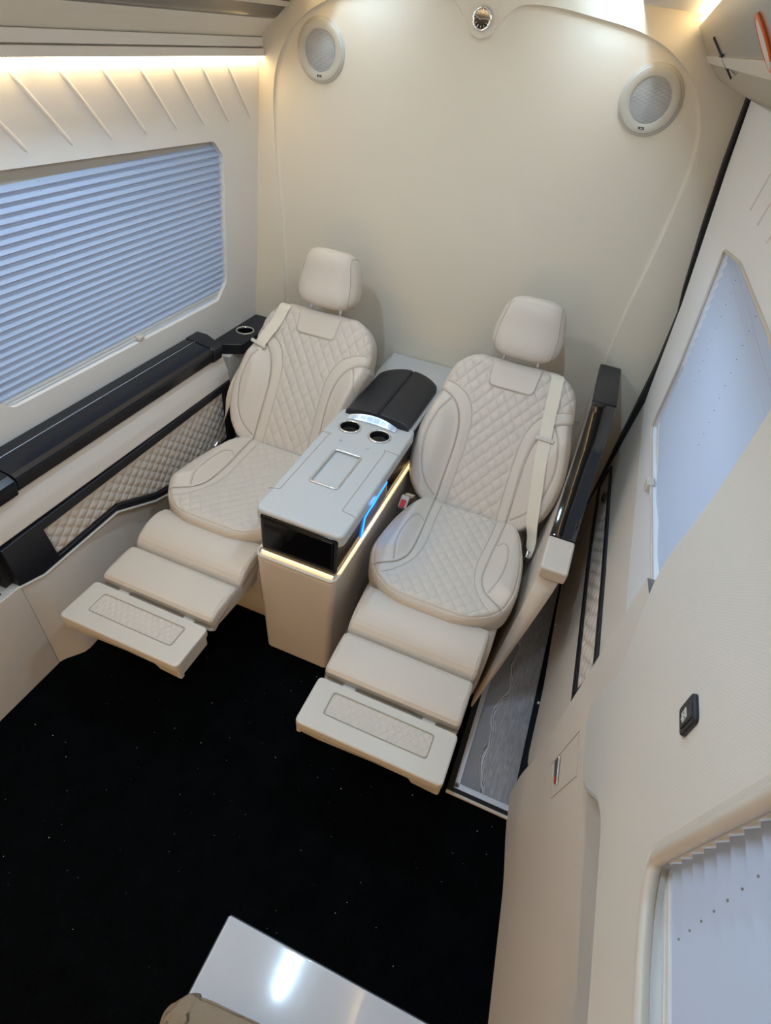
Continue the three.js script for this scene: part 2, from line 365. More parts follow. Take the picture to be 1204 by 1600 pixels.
/* a padded diamond-quilt strip filling a polygon of a wall plane */
function quiltPatch(parent, W, poly, pitch, off, high = .0055) {
  const zs = poly.map(p => p[0]), ys = poly.map(p => p[1]);
  const z0 = Math.min(...zs) - .004, z1 = Math.max(...zs) + .004, y0 = Math.min(...ys) - .004, y1 = Math.max(...ys) + .004;
  const st = .0028, nu = Math.ceil((z1 - z0) / st), nv = Math.ceil((y1 - y0) / st);
  const pos = [], idx = [];
  for (let j = 0; j <= nv; j++) for (let i = 0; i <= nu; i++) {
    const z = z0 + (z1 - z0) * i / nu, y = y0 + (y1 - y0) * j / nv;
    const a = z / (pitch * 1.15) + y / pitch, b = z / (pitch * 1.15) - y / pitch;
    const ins = inPoly(poly, z, y), ed = distLine(poly, z, y, true), h = ins ? high * Math.pow(Math.abs(Math.sin(Math.PI * a) * Math.sin(Math.PI * b)), .40) * smooth(0, .010, ed) : -.002;
    const p = wallPoint(W, z, y, off - .003 + h); pos.push(p.x, p.y, p.z);
  }
  const grow = distLine;
  for (let j = 0; j < nv; j++) for (let i = 0; i < nu; i++) {
    const z = z0 + (z1 - z0) * (i + .5) / nu, y = y0 + (y1 - y0) * (j + .5) / nv;
    if (!inPoly(poly, z, y) && grow(poly, z, y, true) > .004) continue;
    const q = j * (nu + 1) + i; idx.push(q, q + 1, q + nu + 1, q + 1, q + nu + 2, q + nu + 1);
  }
  const g = new THREE.BufferGeometry(); g.setAttribute('position', new THREE.Float32BufferAttribute(pos, 3)); g.setIndex(idx); g.computeVertexNormals();
  return mesh('quilted_strip', g, M.quilt, parent);
}

/* right front wall: pillar cover, lower panel, second window */
const winF = roundPoly([[1.905, 1.147], [1.935, 1.127], [1.985, 1.118], [2.60, 1.118], [2.60, 1.47], [1.965, 1.47], [1.953, 1.398]], .008, 3);
{
  const up = [[1.405, .672], [1.45, .654], [1.60, .70], [1.648, .745], [1.72, .86], [1.77, .897], [2.0, .925], [3.05, .94], [3.05, 1.70], [1.62, 1.70], [1.585, 1.50], [1.533, 1.325], [1.475, 1.20], [1.456, 1.122], [1.475, 1.04], [1.507, .927], [1.48, .86]];
  const r = [.03, .03, .06, .06, .06, .06, .05, 0, 0, .01, .05, .06, .06, .04, .05, .05, .05];
  const w = struct('wall_right', wallPanel(WP, roundPoly(up, r, 8), .05, { holes: [winF], bevel: .012, off: 0 }), M.pillar, 'pale pillar cover and front right wall panel');
  // lower panel, turning slightly outwards towards the front
  const lo = gridGeo(60, 40, (a, b) => {
    const z = 1.335 + a * 1.72, y = b * 1.02;
    let x = .702 + .1 * z + (z > 1.9 ? -.08 * (z - 1.9) : 0);
    x -= .012 * smooth(1.62, 1.40, z) * smooth(.30, .12, y);
    return V(x, y - .01, z);
  });
  const lp = mesh('lower_panel', lo, M.lower, w);
  mesh('lower_panel_edge', gridGeo(2, 20, (a, b) => V(.8355 + a * .09, b * 1.02 - .01, 1.335)), M.lower, w);
  const rimF = winF.map(([z, y]) => wallPoint(WP, z, y, -.004));
  mesh('window_rim', tube(rimF, .007, 120, true, 8), M.plastic, w);
  mesh('panel_joint', tube(roundPoly(up.slice(0, 8), 0.05, 8).slice(0, 40).map(([z, y]) => wallPoint(WP, z, y - .004, -.045)), .004, 120), M.lower, w);
}
pleatedBlind(WP, winF, 1.150, 1.466, .0255, .0058, -.022, 'blue-grey pleated blind in the window nearest the camera, bottom right', null, [1.974], null);
/* switch on the pillar */
{
  const t = thing('light_switch', 'small black push switch with a white symbol on the right pillar', 'switch');
  mesh('housing', wallPanel(WP, roundPoly([[1.790, 1.242], [1.824, 1.242], [1.830, 1.284], [1.796, 1.284]], .007), .010, { bevel: .002, off: .0045 }), M.blackSatin, t);
  mesh('rocker', wallPanel(WP, roundPoly([[1.795, 1.247], [1.819, 1.247], [1.824, 1.279], [1.800, 1.279]], .004), .004, { bevel: .001, off: .0058 }), M.blackSatin, t);
  const s = .0011, c = [1.811, 1.262], seg = [];
  const line = (a, b) => seg.push(polyTube([wallPoint(WP, c[0] + a[0], c[1] + a[1], .006), wallPoint(WP, c[0] + b[0], c[1] + b[1], .006)], .0006));
  const k = .0052; line([-k, -k], [k, -k]); line([k, -k], [k, k]); line([k, k], [-k, k]); line([-k, k], [-k, -k]); line([-k * .6, -k * .6], [k * .6, k * .6]); line([-k * .6, k * .6], [k * .6, -k * .6]); line([0, -k], [0, -k * 1.6]);
  mesh('symbol', merge(seg), M.lint, t);
}
/* door release recess in the lower pillar panel */
{
  const t = thing('door_release', 'dark door release lever with red mark set in a rectangular cover on the lower pillar', 'door handle');
  const X = z => .702 + .1 * z;
  const P = (z, y, o = 0) => V(X(z) - o, y, z);
  const pol = [[1.430, .415], [1.520, .432], [1.548, .618], [1.452, .630]];
  mesh('cover_seam', polyTube(pol.map(([z, y]) => P(z, y, .0003)), .0009, true), M.thread, t);
  const W = [1, .702, 0, 0];
  const slot = extrude(roundPoly([[1.447, .452], [1.505, .455], [1.512, .482], [1.452, .494]], .006), .006, [], .0015);
  const m = new THREE.Matrix4().makeBasis(V(.1, 0, 1).normalize(), V(0, 1, 0), V(-1, 0, .1).normalize()); m.setPosition(.702 - .003, 0, 0);
  slot.applyMatrix4(m); mesh('lever', slot, M.black, t);
  mesh('lever_edge', polyTube([P(1.450, .496, .004), P(1.510, .485, .004)], .0022), M.chrome, t);
  const rd = new THREE.SphereGeometry(.005, 10, 8); rd.scale(.5, .7, 1.6); rd.translate(...P(1.492, .468, .004).toArray()); mesh('red_mark', rd, M.red, t);
}
/* front wall, behind the camera, and ceiling */
struct('wall_front', box(-1.02, 1.08, -.16, 2.05, 3.0, 3.1), M.wall);
{
  const prof = [[-.86, 1.839], [-.60, 1.839], [-.455, 1.842], [-.44, 1.855], [-.43, 1.95], [.43, 1.95], [.44, 1.855], [.455, 1.842], [.60, 1.839], [.86, 1.839], [.86, 2.05], [-.86, 2.05]];
  const g = extrude(prof, 3.1); g.translate(0, 0, 3.05);
  struct('ceiling', g, M.ceiling, 'cream ceiling with a raised centre tray');
}
/* left soffit, trim band and the warm strip under it */
{
  const g = extrude([[-.69, 1.722], [-.735, 1.688], [-.772, 1.654], [-.82, 1.654], [-.86, 1.75], [-.70, 1.75]], 3.05); g.translate(0, 0, 3.05);
  struct('trim_2', g, M.ceiling, 'cream soffit under the left overhead locker');
  const b = structGroup('trim_3', 'pale double trim band above the left light strip');
  const s1 = extrude(roundPoly([[-.764, 1.653], [-.764, 1.627], [-.83, 1.627], [-.83, 1.653]], .003), 3.05); s1.translate(0, 0, 3.05); mesh('band', s1, M.trim, b);
  const s2 = extrude(roundPoly([[-.760, 1.624], [-.758, 1.603], [-.83, 1.603], [-.83, 1.624]], .003), 3.05); s2.translate(0, 0, 3.05); mesh('band', s2, M.trim, b);
  const t = thing('light_strip', 'glowing warm light strip along the top of the left wall', 'light strip', 'warm light strips');
  mesh('diffuser', box(-.776, -.764, 1.5975, 1.6025, .012, 2.95), glow(col(1, .84, .55), 9), t);
  for (let i = 0; i < 3; i++) {
    const l = new THREE.RectAreaLight(WARM, LED_WALL, .95, .01); l.position.set(-.768, 1.596, .5 + i * .97); l.rotation.set(-Math.PI / 2, 0, Math.PI / 2); l.name = 'strip_light'; t.add(l);
  }
}
/* overhead lockers */
for (const side of [-1, 1]) {
  const t = thing('overhead_locker', side < 0 ? 'dark glossy overhead locker at the top edge above the left wall' : 'taupe glossy overhead locker with beige stripe in the top right corner', 'locker', 'overhead lockers');
  const prof = roundPoly([[.604, 1.812], [.66, 1.746], [.702, 1.709], [.735, 1.697], [.80, 1.688], [.86, 1.70], [.86, 1.822], [.615, 1.822]].map(([x, y]) => [side * x, y]), [.004, .004, .012, .01, .02, .01, .01, .004], 4);
  const g = extrude(prof, 2.93, [], .004); g.translate(0, 0, 2.95); mesh('body', g, M.lockerFace, t);
  const F = (f, z, o = 0) => V(side * (.604 + f * .056 - o * .756), 1.812 - f * .066 - o * .654, z);   // f 0..1 down the slanting face
  const stripe = gridGeo(1, 1, (a, b) => F(.93 + .16 * a, .014 + b * 2.9, .0012)); 
  const sb = box(-.0085, .0085, -.001, .001, .014, 2.94); const q = new THREE.Matrix4().makeRotationZ(side > 0 ? -Math.PI / 4 * 1.07 : Math.PI / 4 * 1.07); sb.applyMatrix4(q); const c0 = F(.97, 0, .001); sb.translate(c0.x, c0.y, 0);
  mesh('stripe', sb, M.plastic, t).userData.label = 'beige stripe';
  const place = (geo, f, z, o) => { const m = new THREE.Matrix4(); const n = V(-side * .756, -.654, 0), zz = V(0, 0, 1), y = new THREE.Vector3().crossVectors(n, zz); m.makeBasis(zz, y, n); const mm = new THREE.Matrix4().makeBasis(zz, y.clone().negate(), n.clone()); m.setPosition(F(f, z, o)); geo.applyMatrix4(m); return geo; };
  const ringZ = side < 0 ? [.37, 1.2] : [1.45];
  for (const z of ringZ) {
    const r = mesh('reading_lamp', place(new THREE.TorusGeometry(.024, .0018, 10, 36), .70, z, .0008), M.orange, t); r.userData.label = 'orange ring';
    mesh('lamp_disc', place(new THREE.CylinderGeometry(.022, .022, .003, 30).rotateX(Math.PI / 2), .70, z, .0005), M.trim, r);
  }
  if (side > 0) {
    mesh('latch', polyTube([F(.46, .63, .001), F(1.27, .815, .001)], .0016), M.rubber, t);
    mesh('latch_pin', merge([polyTube([F(.84, .69, .002), F(.84, .76, .002)], .0018), polyTube([F(1.09, .775, .002), F(1.09, .82, .002)], .0018)]), M.rubber, t);
  }
  const s = thing('light_strip', side < 0 ? 'warm cove light strip above the left overhead locker' : 'glowing warm cove light strip above the right overhead locker, at the top edge', 'light strip', 'warm light strips');
  mesh('diffuser', box(side > 0 ? .606 : -.616, side > 0 ? .616 : -.606, 1.823, 1.833, .012, 2.94), glow(col(1, .80, .48), 9), s);
  for (let i = 0; i < 3; i++) { const l = new THREE.RectAreaLight(WARM, LED_COVE, .95, .009); l.position.set(side * .602, 1.829, .5 + i * .97); l.lookAt(side * .602 - side, 1.829 + .3, .5 + i * .97); l.name = 'cove_light'; s.add(l); }
}
/* warm strip low on the front bulkhead, behind the camera */
{
  const t = thing('light_strip', 'long warm light strip low on the front bulkhead behind the camera', 'light strip', 'warm light strips');
  mesh('diffuser', box(-.72, .72, .50, .54, 2.985, 2.998, .004), glow(col(1, .70, .36), 3), t);
  const l = new THREE.RectAreaLight(new THREE.Color().setRGB(1, .58, .24), LED_FRONT, 1.40, .04); l.position.set(0, .52, 2.982); l.name = 'strip_light'; t.add(l);
}
/* ceiling light bars */
for (const [x, z, where, k] of [[-.40, .122, 'over the left speaker', .25], [.40, .122, 'over the right speaker', .26], [-.38, 1.06, 'over the left seat', 1.35], [.38, 1.06, 'over the right seat', 1.35], [-.35, 1.88, 'left of the camera', .8], [.35, 1.88, 'over the white table', .75]]) {
  const t = thing('ceiling_light', 'short white ceiling light bar ' + where, 'ceiling light', 'ceiling light bars');
  mesh('housing', box(x - .022, x + .022, 1.935, 1.952, z - .11, z + .11, .004), M.trim, t);
  for (let k = 0; k < 5; k++) mesh('lamp', new THREE.CylinderGeometry(.012, .012, .004, 20).translate(x, 1.934, z - .08 + k * .04), glow(col(.66, .84, 1), 24), t);
  const l = new THREE.RectAreaLight(COOL, LED_BAR * k * 2.5, .015, .16); l.position.set(x, 1.930, z); l.rotation.set(-Math.PI / 2, 0, 0); l.name = 'bar_light'; t.add(l);
}
/* speakers and clock on the back wall */
for (const x of [-.545, .545]) {
  const t = thing('wall_speaker', x < 0 ? 'round cream speaker near the left end of the rear wall' : 'round cream speaker near the right end of the rear wall', 'speaker', 'speakers on the rear wall');
  const y = 1.64, z = .0;
  const ring = new THREE.LatheGeometry([[.056, .002], [.057, .0075], [.060, .0095], [.070, .0110], [.079, .0105], [.0815, .009], [.0825, .0065], [.0870, .006], [.0890, .004], [.0895, 0]].map(p => new THREE.Vector2(p[0], p[1])), 72);
  ring.rotateX(Math.PI / 2); ring.translate(x, y, z); mesh('bezel', ring, M.speakerRing, t);
  const disc = new THREE.SphereGeometry(.058, 40, 12, 0, Math.PI * 2, 0, Math.PI / 2); disc.scale(1, .10, 1); disc.rotateX(Math.PI / 2); disc.translate(x, y, z + .002); mesh('cone', disc, M.grilleDark, t);
  const bars = [];
  for (let i = -18; i <= 18; i++) { const d = i * .0031, hw = Math.sqrt(Math.max(0, .057 * .057 - d * d)); const rz = o => z + .0075 - o * o * .9; bars.push(polyTube([V(x - hw, y + d, z + .006), V(x, y + d, z + .0088 - .2 * d * d), V(x + hw, y + d, z + .006)], .00085, false, 5)); bars.push(polyTube([V(x + d, y - hw, z + .0055), V(x + d, y, z + .0083), V(x + d, y + hw, z + .0055)], .0006, false, 4)); }
  mesh('grille', merge(bars), M.grille, t);
  mesh('badge', box(x - .0085, x + .0085, y - .0705, y - .0645, z + .0100, z + .0118, .0008), M.blackSatin, t);
  mesh('badge_mark', box(x - .004, x + .005, y - .0682, y - .0668, z + .0117, z + .0120), M.trim, t);
}
{
  const t = thing('wall_clock', 'small round chrome-rimmed clock with a black face at the top of the rear wall', 'clock');
  const c = V(0, 1.772, .0115);
  const face = new THREE.CylinderGeometry(.025, .025, .008, 40).rotateX(Math.PI / 2).translate(c.x, c.y, c.z + .004); mesh('face', face, M.black, t);
  mesh('bezel', new THREE.TorusGeometry(.0265, .0038, 12, 48).translate(c.x, c.y, c.z + .007), M.chrome, t);
  const tk = []; for (let i = 0; i < 12; i++) { const a = i * Math.PI / 6; const r0 = .0165, r1 = .0215; tk.push(polyTube([V(c.x + r0 * Math.cos(a), c.y + r0 * Math.sin(a), c.z + .0085), V(c.x + r1 * Math.cos(a), c.y + r1 * Math.sin(a), c.z + .0085)], .0009, false, 5)); }
  mesh('hour_marks', merge(tk), M.chrome, t);
  mesh('hand', polyTube([V(c.x - .004, c.y - .002, c.z + .0095), V(c.x - .02, c.y + .006, c.z + .0095)], .0014), M.chrome, t);
  mesh('hand', polyTube([V(c.x - .002, c.y, c.z + .0095), V(c.x + .019, c.y + .001, c.z + .0095)], .0012), M.chrome, t);
}
/* =====================================================================
   LEFT SIDE UNIT
   ===================================================================== */
{
  const w = structGroup('wall_left_lower', 'cream lower side panel below the dark ledge');
  // upper slope between ledge and black frame, with returned rear end
  const prof = roundPoly([[-.745, .672], [-.722, .60], [-.716, .555], [-.90, .545], [-.90, .675]], .008);
  const g = extrude(prof, 2.58); g.translate(0, 0, 3.03); mesh('upper_slope', g, M.lower, w);
  const W = [-1, .718, 0, 0];
  const fo = [[.452, .556], [1.495, .548], [1.56, .545], [1.556, .395], [1.478, .372], [1.164, .384], [.985, .30], [.86, .268], [.452, .27]];
  const fi = [[.50, .525], [1.424, .514], [1.412, .392], [1.15, .402], [.965, .315], [.84, .29], [.50, .29]];
  mesh('trim_frame', wallPanel(W, fo, .03, { holes: [fi], bevel: .003, off: .006 }), M.blackSatin, w);
  quiltPatch(w, [-1, .722, 0, 0], fi, .042, .001);
  mesh('backing', wallPanel(W, [[.45, .25], [1.58, .25], [1.58, .56], [.45, .56]], .05, { off: -.02 }), M.rubber, w);
  // dark niche further forward
  mesh('niche', merge([box(-.90, -.80, .36, .56, 1.55, 3.0), box(-.80, -.73, .36, .40, 1.60, 3.0, .004)]), M.rubber, w);
  mesh('niche_divider', box(-.80, -.725, .37, .55, 1.545, 1.552), M.black, w);
  // lower panels: the plain front one, the one by the seat stepping inwards
  const a = wallPanel(W, roundPoly([[1.555, -.01], [3.03, -.01], [3.03, .40], [1.555, .398]], .006), .06, { bevel: .004, off: .008 });
  mesh('lower_front_panel', a, M.lower, w);
  const low = gridGeo(50, 30, (s, t) => {
    const z = .44 + s * 1.115, top = interp([[.44, .265], [.86, .262], [.985, .292], [1.164, .376], [1.478, .366], [1.555, .392]], z);
    const y = t * top, inn = smooth(1.0, 1.5, z) * (1 - t);
    const x = -.712 + .05 * inn * smooth(1.56, 1.47, z) - .02 * smooth(1.40, 1.1, z) * t;
    return V(x, y, z);
  });
  mesh('lower_rear_panel', low, M.lower, w);
  mesh('panel_lip', polyTube([[.44, .266], [.86, .264], [.985, .296], [1.164, .380], [1.478, .370], [1.556, .394]].map(([z, y]) => V(-.712, y - .002, z)), .005), M.plastic, w);
  mesh('rear_end', box(-.90, -.722, .0, .60, .445, .452, .002), M.lower, w);
}
{
  const t = thing('side_ledge', 'long dark glossy veneer ledge under the left window', 'ledge');
  const prof = [[-.846, .732], [-.812, .733], [-.810, .7305], [-.806, .7305], [-.735, .722], [-.7215, .715], [-.7185, .706], [-.728, .669], [-.735, .664], [-.846, .664]];
  const main = extrude(prof, .905, [], .0015); main.translate(0, 0, 1.437); mesh('top', main, M.blackVeneer, t);
  const capP = [[-.846, .735], [-.80, .735], [-.735, .727], [-.717, .716], [-.714, .704], [-.724, .666], [-.735, .660], [-.846, .660]];
  const cap = extrude(capP, .078, [], .004); cap.translate(0, 0, .530); 
  { const p = cap.attributes.position; for (let i = 0; i < p.count; i++) if (p.getZ(i) < .47) { const f = (p.getX(i) + .850) / .136; p.setZ(i, p.getZ(i) + (f > .75 ? .022 : 0) - .0); } cap.computeVertexNormals(); }
  mesh('end_cap', cap, M.blackSatin, t);
  const cap2 = extrude(capP, 1.55, [], .006); cap2.translate(0, -.004, 2.99); mesh('end_cap', cap2, M.blackVeneer, t);
  mesh('pinstripe', polyTube([V(-.806, .7315, .54), V(-.806, .7315, 1.43)], .0011), M.silver, t);
  for (const z of [.545, .535]) { const s = new THREE.SphereGeometry(.0024, 8, 6); s.translate(z === .545 ? -.80 : -.726, z === .545 ? .733 : .722, .536); mesh('rivet', s, M.chrome, t); }
}
{
  const t = thing('cup_shelf', 'small black corner shelf with a chrome cup holder beside the left seat', 'shelf');
  const slab = extrude(roundPoly([[-.88, -.0], [-.745, -.0], [-.735, -.31], [-.86, -.385], [-.88, -.385]].map(p => p), [0, 0, .012, .012, 0]), .045, [circlePts(-.80, -.19, .036, 28)], .003);
  slab.rotateX(-Math.PI / 2); slab.translate(0, .651, 0); mesh('slab', slab, M.blackSatin, t);
  mesh('cup_ring', new THREE.TorusGeometry(.037, .0042, 10, 44).rotateX(Math.PI / 2).translate(-.80, .652, .19), M.chrome, t);
  mesh('cup_well', new THREE.CylinderGeometry(.036, .033, .05, 30, 1, true).translate(-.80, .625, .19), M.black, t);
  mesh('cup_floor', new THREE.CylinderGeometry(.034, .034, .004, 30).translate(-.80, .602, .19), M.black, t);
  mesh('support', box(-.90, -.775, .0, .605, .0, .36, .006), M.lower, t);
}
function circlePts(x, y, r, n) { const a = []; for (let i = 0; i < n; i++) a.push([x + r * Math.cos(-i / n * Math.PI * 2), y + r * Math.sin(-i / n * Math.PI * 2)]); return a; }

/* =====================================================================
   SEATS
   ===================================================================== */
// a padded surface over a region of width half(s) for s0..s1; height(u,s) over the base plane, map(u,s,d) to space; split by region(u,s)
function padded({ s0, s1, half, r, height, region, map, back, nu, nv, flip, inset = .03 }) {
  const grid = [], pos = [];
  const ease = t => { const k = 2 * t - 1; return .5 + .5 * (0.55 * k + 0.45 * Math.sin(Math.PI / 2 * k)); };
  const pt = (u, s) => {
    const w = half(s, Math.sign(u)), eh = (w - Math.abs(u)) * .92, ev = Math.min(s - s0, s1 - s);
    let e = Math.max(0, Math.min(eh, ev)); const k = .02, hh = Math.max(0, k - Math.abs(eh - ev)) / k; e = Math.max(0, e - hh * hh * k * .25 * smooth(0, .01, e));
    const roll = e < r ? r - Math.sqrt(r * r - (r - e) * (r - e)) : 0;
    return height(u, s, e) - roll;
  };
  for (let j = 0; j <= nv; j++) { const s = s0 + (s1 - s0) * ease(j / nv); for (let i = 0; i <= nu; i++) { const a = 2 * ease(i / nu) - 1, u = half(s, Math.sign(a)) * a; const p = map(u, s, pt(u, s)); grid.push([u, s]); pos.push(p.x, p.y, p.z); } }
  const buckets = {};
  const tri = (a, b, c) => { const m = region((grid[a][0] + grid[b][0] + grid[c][0]) / 3, (grid[a][1] + grid[b][1] + grid[c][1]) / 3); (buckets[m] = buckets[m] || []).push(...(flip ? [a, c, b] : [a, b, c])); };
  for (let j = 0; j < nv; j++) for (let i = 0; i < nu; i++) { const a = j * (nu + 1) + i, b = a + 1, c = a + nu + 1, d = c + 1; tri(a, b, c); tri(b, d, c); }
  const full = new THREE.BufferGeometry(); full.setAttribute('position', new THREE.Float32BufferAttribute(pos, 3)); full.setIndex(Object.values(buckets).flat()); full.computeVertexNormals();
  const N = full.attributes.normal, out = {};
  for (const k in buckets) {
    const remap = new Map(), p2 = [], n2 = [], ix = [];
    for (const v of buckets[k]) { let q = remap.get(v); if (q === undefined) { q = remap.size; remap.set(v, q); p2.push(pos[3 * v], pos[3 * v + 1], pos[3 * v + 2]); n2.push(N.getX(v), N.getY(v), N.getZ(v)); } ix.push(q); }
    const g = new THREE.BufferGeometry(); g.setAttribute('position', new THREE.Float32BufferAttribute(p2, 3)); g.setAttribute('normal', new THREE.Float32BufferAttribute(n2, 3)); g.setIndex(ix); out[k] = g;
  }
  // sides and back
  const loop = []; for (let i = 0; i <= nu; i += 2) loop.push(i); for (let j = 2; j <= nv; j += 2) loop.push(j * (nu + 1) + nu); for (let i = nu - 2; i >= 0; i -= 2) loop.push(nv * (nu + 1) + i); for (let j = nv - 2; j > 0; j -= 2) loop.push(j * (nu + 1));
  const ring = [[0, 0], [.25, .0], [.6, .0], [.85, .25], [.96, .6], [1, 1]], sp = [], si = [], n = loop.length;
  const sm = (s0 + s1) / 2, hs = (s1 - s0) / 2;
  for (const [f, ins] of ring) for (const v of loop) { const [u, s] = grid[v]; const d0 = pt(u, s), uu = u - Math.sign(u) * Math.min(Math.abs(u), inset * ins), ss = s - Math.max(-1, Math.min(1, (s - sm) / hs * 1.0)) * inset * ins; const p = map(uu, ss, d0 + (back - d0) * f); sp.push(p.x, p.y, p.z); }
  for (let k = 0; k + 1 < ring.length; k++) for (let i = 0; i < n; i++) { const a = k * n + i, b = k * n + (i + 1) % n, c = a + n, d = b + n; flip ? si.push(a, b, c, b, d, c) : si.push(a, c, b, b, c, d); }
  const cb = sp.length / 3, cc = map(0, sm, back); sp.push(cc.x, cc.y, cc.z); const l0 = (ring.length - 1) * n; for (let i = 0; i < n; i++) flip ? si.push(l0 + i, l0 + (i + 1) % n, cb) : si.push(l0 + i, cb, l0 + (i + 1) % n);
  const sg = new THREE.BufferGeometry(); sg.setAttribute('position', new THREE.Float32BufferAttribute(sp, 3)); sg.setIndex(si); sg.computeVertexNormals();
  out.shell = sg;
  return { parts: out, at: (u, s, o = 0) => map(u, s, pt(u, s) + o) };
}
const quiltH = (u, s, pw, ph, h) => { const a = u / pw + s / ph, b = u / pw - s / ph; return h * Math.pow(Math.abs(Math.sin(Math.PI * a) * Math.sin(Math.PI * b)), .27) - h; };

/* backrest: s runs up the back, u across; frame leaning back */
const BO = V(0, .427, .605), BV = V(0, .8278, -.561), BN = V(0, .561, .8278);
const backMap = (u, s, d) => V(u, BO.y + BV.y * s + BN.y * d, BO.z + BV.z * s + BN.z * d);
const backHalf = s => interp([[-.075, .16], [-.05, .172], [-.03, .188], [-.02, .20], [0, .222], [.05, .258], [.12, .277], [.2, .281], [.29, .268], [.385, .246], [.42, .242], [.478, .228], [.515, .203], [.54, .17], [.552, .14]], s);
const bq = smoothLine([[.100, -.05], [.098, .0], [.093, .13], [.092, .24], [.100, .32], [.130, .382], [.178, .414], [.215, .424], [.30, .432]], 60);
const bb = smoothLine([[.139, -.05], [.137, .0], [.132, .13], [.131, .23], [.142, .30], [.166, .348], [.198, .376], [.235, .387], [.30, .392]], 60);
const bqPoly = [...bq, [.5, .432], [.5, -.1], [.1, -.1]], bbPoly = [...bb, [.5, .392], [.5, -.1], [.139, -.1]];
const logo = roundPoly([[-.092, .60], [-.082, .448], [.082, .448], [.092, .60]], [0, .022, .022, 0], 6);
const bs = smoothLine([[.19, .368], [.222, .30], [.238, .21], [.224, .115], [.19, .05], [.146, .008]], 40);
const squeeze = s => interp([[-.06, .200], [.05, .205], [.20, .218], [.297, .238], [.37, .250], [.45, .27], [.6, .3]], s);   // where the console presses against the left seat
const halfs = { '-1': (s, g) => g > 0 ? Math.min(backHalf(s), squeeze(s)) : backHalf(s), '1': s => backHalf(s) };
const makeBack = o => padded({
  s0: -.075, s1: .552, half: halfs[o], r: .034, nu: 270, nv: 290, back: -.115, map: backMap, flip: false,
  region: (u, s) => { const a = Math.abs(u); if (inPoly(bbPoly, a, s)) return u < 0 ? 'bolsterA' : 'bolsterB'; if (inPoly(bqPoly, a, s)) return u < 0 ? 'bandA' : 'bandB'; if (inPoly(logo, u, s)) return 'logo'; return 'quilt'; },
  height: (u, s, e) => {
    const a = Math.abs(u), inB = inPoly(bbPoly, a, s), inQ = !inB && !inPoly(bqPoly, a, s), dB = distLine(bb, a, s), dQ = distLine(bq, a, s);
    let h = -.10 * (s - .26) * (s - .26) + .012;
    if (inB) { h += .030 * smooth(0, .075, dB) - .012 * smooth(.02, .0, e) + .008; h -= .004 * Math.exp(-Math.pow(distLine(bs, a, s) / .004, 2)); } else if (!inQ) h += .006 * smooth(0, .03, dQ) - .002 * smooth(.010, 0, dB);
    if (inQ) { if (inPoly(logo, u, s)) h += .003; else { const dl = distLine(logo, u, s, true); h += quiltH(u, s, .042, .058, .0062) * smooth(.001, .008, Math.min(dQ, dl)); } h -= .0035 * Math.exp(-Math.pow(distLine(logo, u, s, true) / .0026, 2)); }
    h -= .0028 * Math.exp(-Math.pow(dB / .0026, 2)) + .0024 * Math.exp(-Math.pow(dQ / .0026, 2));
    return h;
  },
});
const backs = { '-1': makeBack(-1), '1': makeBack(1) };
/* cushion: s is world depth z */
const CY = .428;
const cushMap = (u, s, d) => V(u, CY + d + .02 * smooth(.8, 1.1, s), s);
const cushHalf = s => interp([[.60, .165], [.64, .182], [.70, .208], [.75, .222], [.80, .234], [.87, .242], [.94, .2445], [.98, .242], [1.02, .231], [1.055, .208], [1.085, .172], [1.105, .134], [1.117, .10], [1.122, .075]], s);
const cq = smoothLine([[.103, .58], [.102, .70], [.097, .78], [.093, .87], [.106, .955], [.138, 1.018], [.178, 1.058], [.25, 1.088]], 50);
const cb = smoothLine([[.138, .58], [.133, .70], [.125, .82], [.124, .93], [.144, .986], [.176, 1.014], [.21, 1.034], [.29, 1.055]], 50);
const cqPoly = [...cq, [.5, 1.088], [.5, .5], [.1, .5]], cbPoly = [...cb, [.5, 1.055], [.5, .5], [.138, .5]];
const cs = smoothLine([[.133, .755], [.152, .742], [.170, .765], [.182, .84], [.178, .92], [.158, .99]], 40);
const cushion = padded({
  s0: .60, s1: 1.122, half: cushHalf, r: .036, nu: 250, nv: 250, back: -.10, map: cushMap, flip: true, inset: .01,
  region: (u, s) => { const a = Math.abs(u); if (inPoly(cbPoly, a, s)) return u < 0 ? 'bolsterA' : 'bolsterB'; if (inPoly(cqPoly, a, s)) return u < 0 ? 'bandA' : 'bandB'; return 'quilt'; },
  height: (u, s, e) => {
    const a = Math.abs(u), inB = inPoly(cbPoly, a, s), inQ = !inB && !inPoly(cqPoly, a, s), dB = distLine(cb, a, s), dQ = distLine(cq, a, s);
    let h = .002;
    if (inB) { h += .026 * smooth(0, .06, dB) + .006; h -= .0035 * Math.exp(-Math.pow(distLine(cs, a, s) / .0035, 2)); } else if (!inQ) h += .004 * smooth(0, .03, dQ) - .001 * smooth(.01, 0, dB);
    if (inQ) h += quiltH(u, s, .042, .052, .0056) * smooth(.001, .008, dQ) * smooth(.004, .03, e);
    h -= .0026 * Math.exp(-Math.pow(dB / .0026, 2)) + .0022 * Math.exp(-Math.pow(dQ / .0026, 2)) + .003 * Math.exp(-Math.pow((e - .012) / .0025, 2));
    return h;
  },
});
function seamOn(S, line, mirror, max) {
  const gs = [];
  for (const m of mirror) { const pts = line.filter(([a, s]) => Math.abs(a) < max(s, m)).map(([a, s]) => S.at(m * a, s, .0004)); if (pts.length > 3) gs.push(tube(pts, .0009, pts.length * 2, false, 5)); }
  return merge(gs);
}
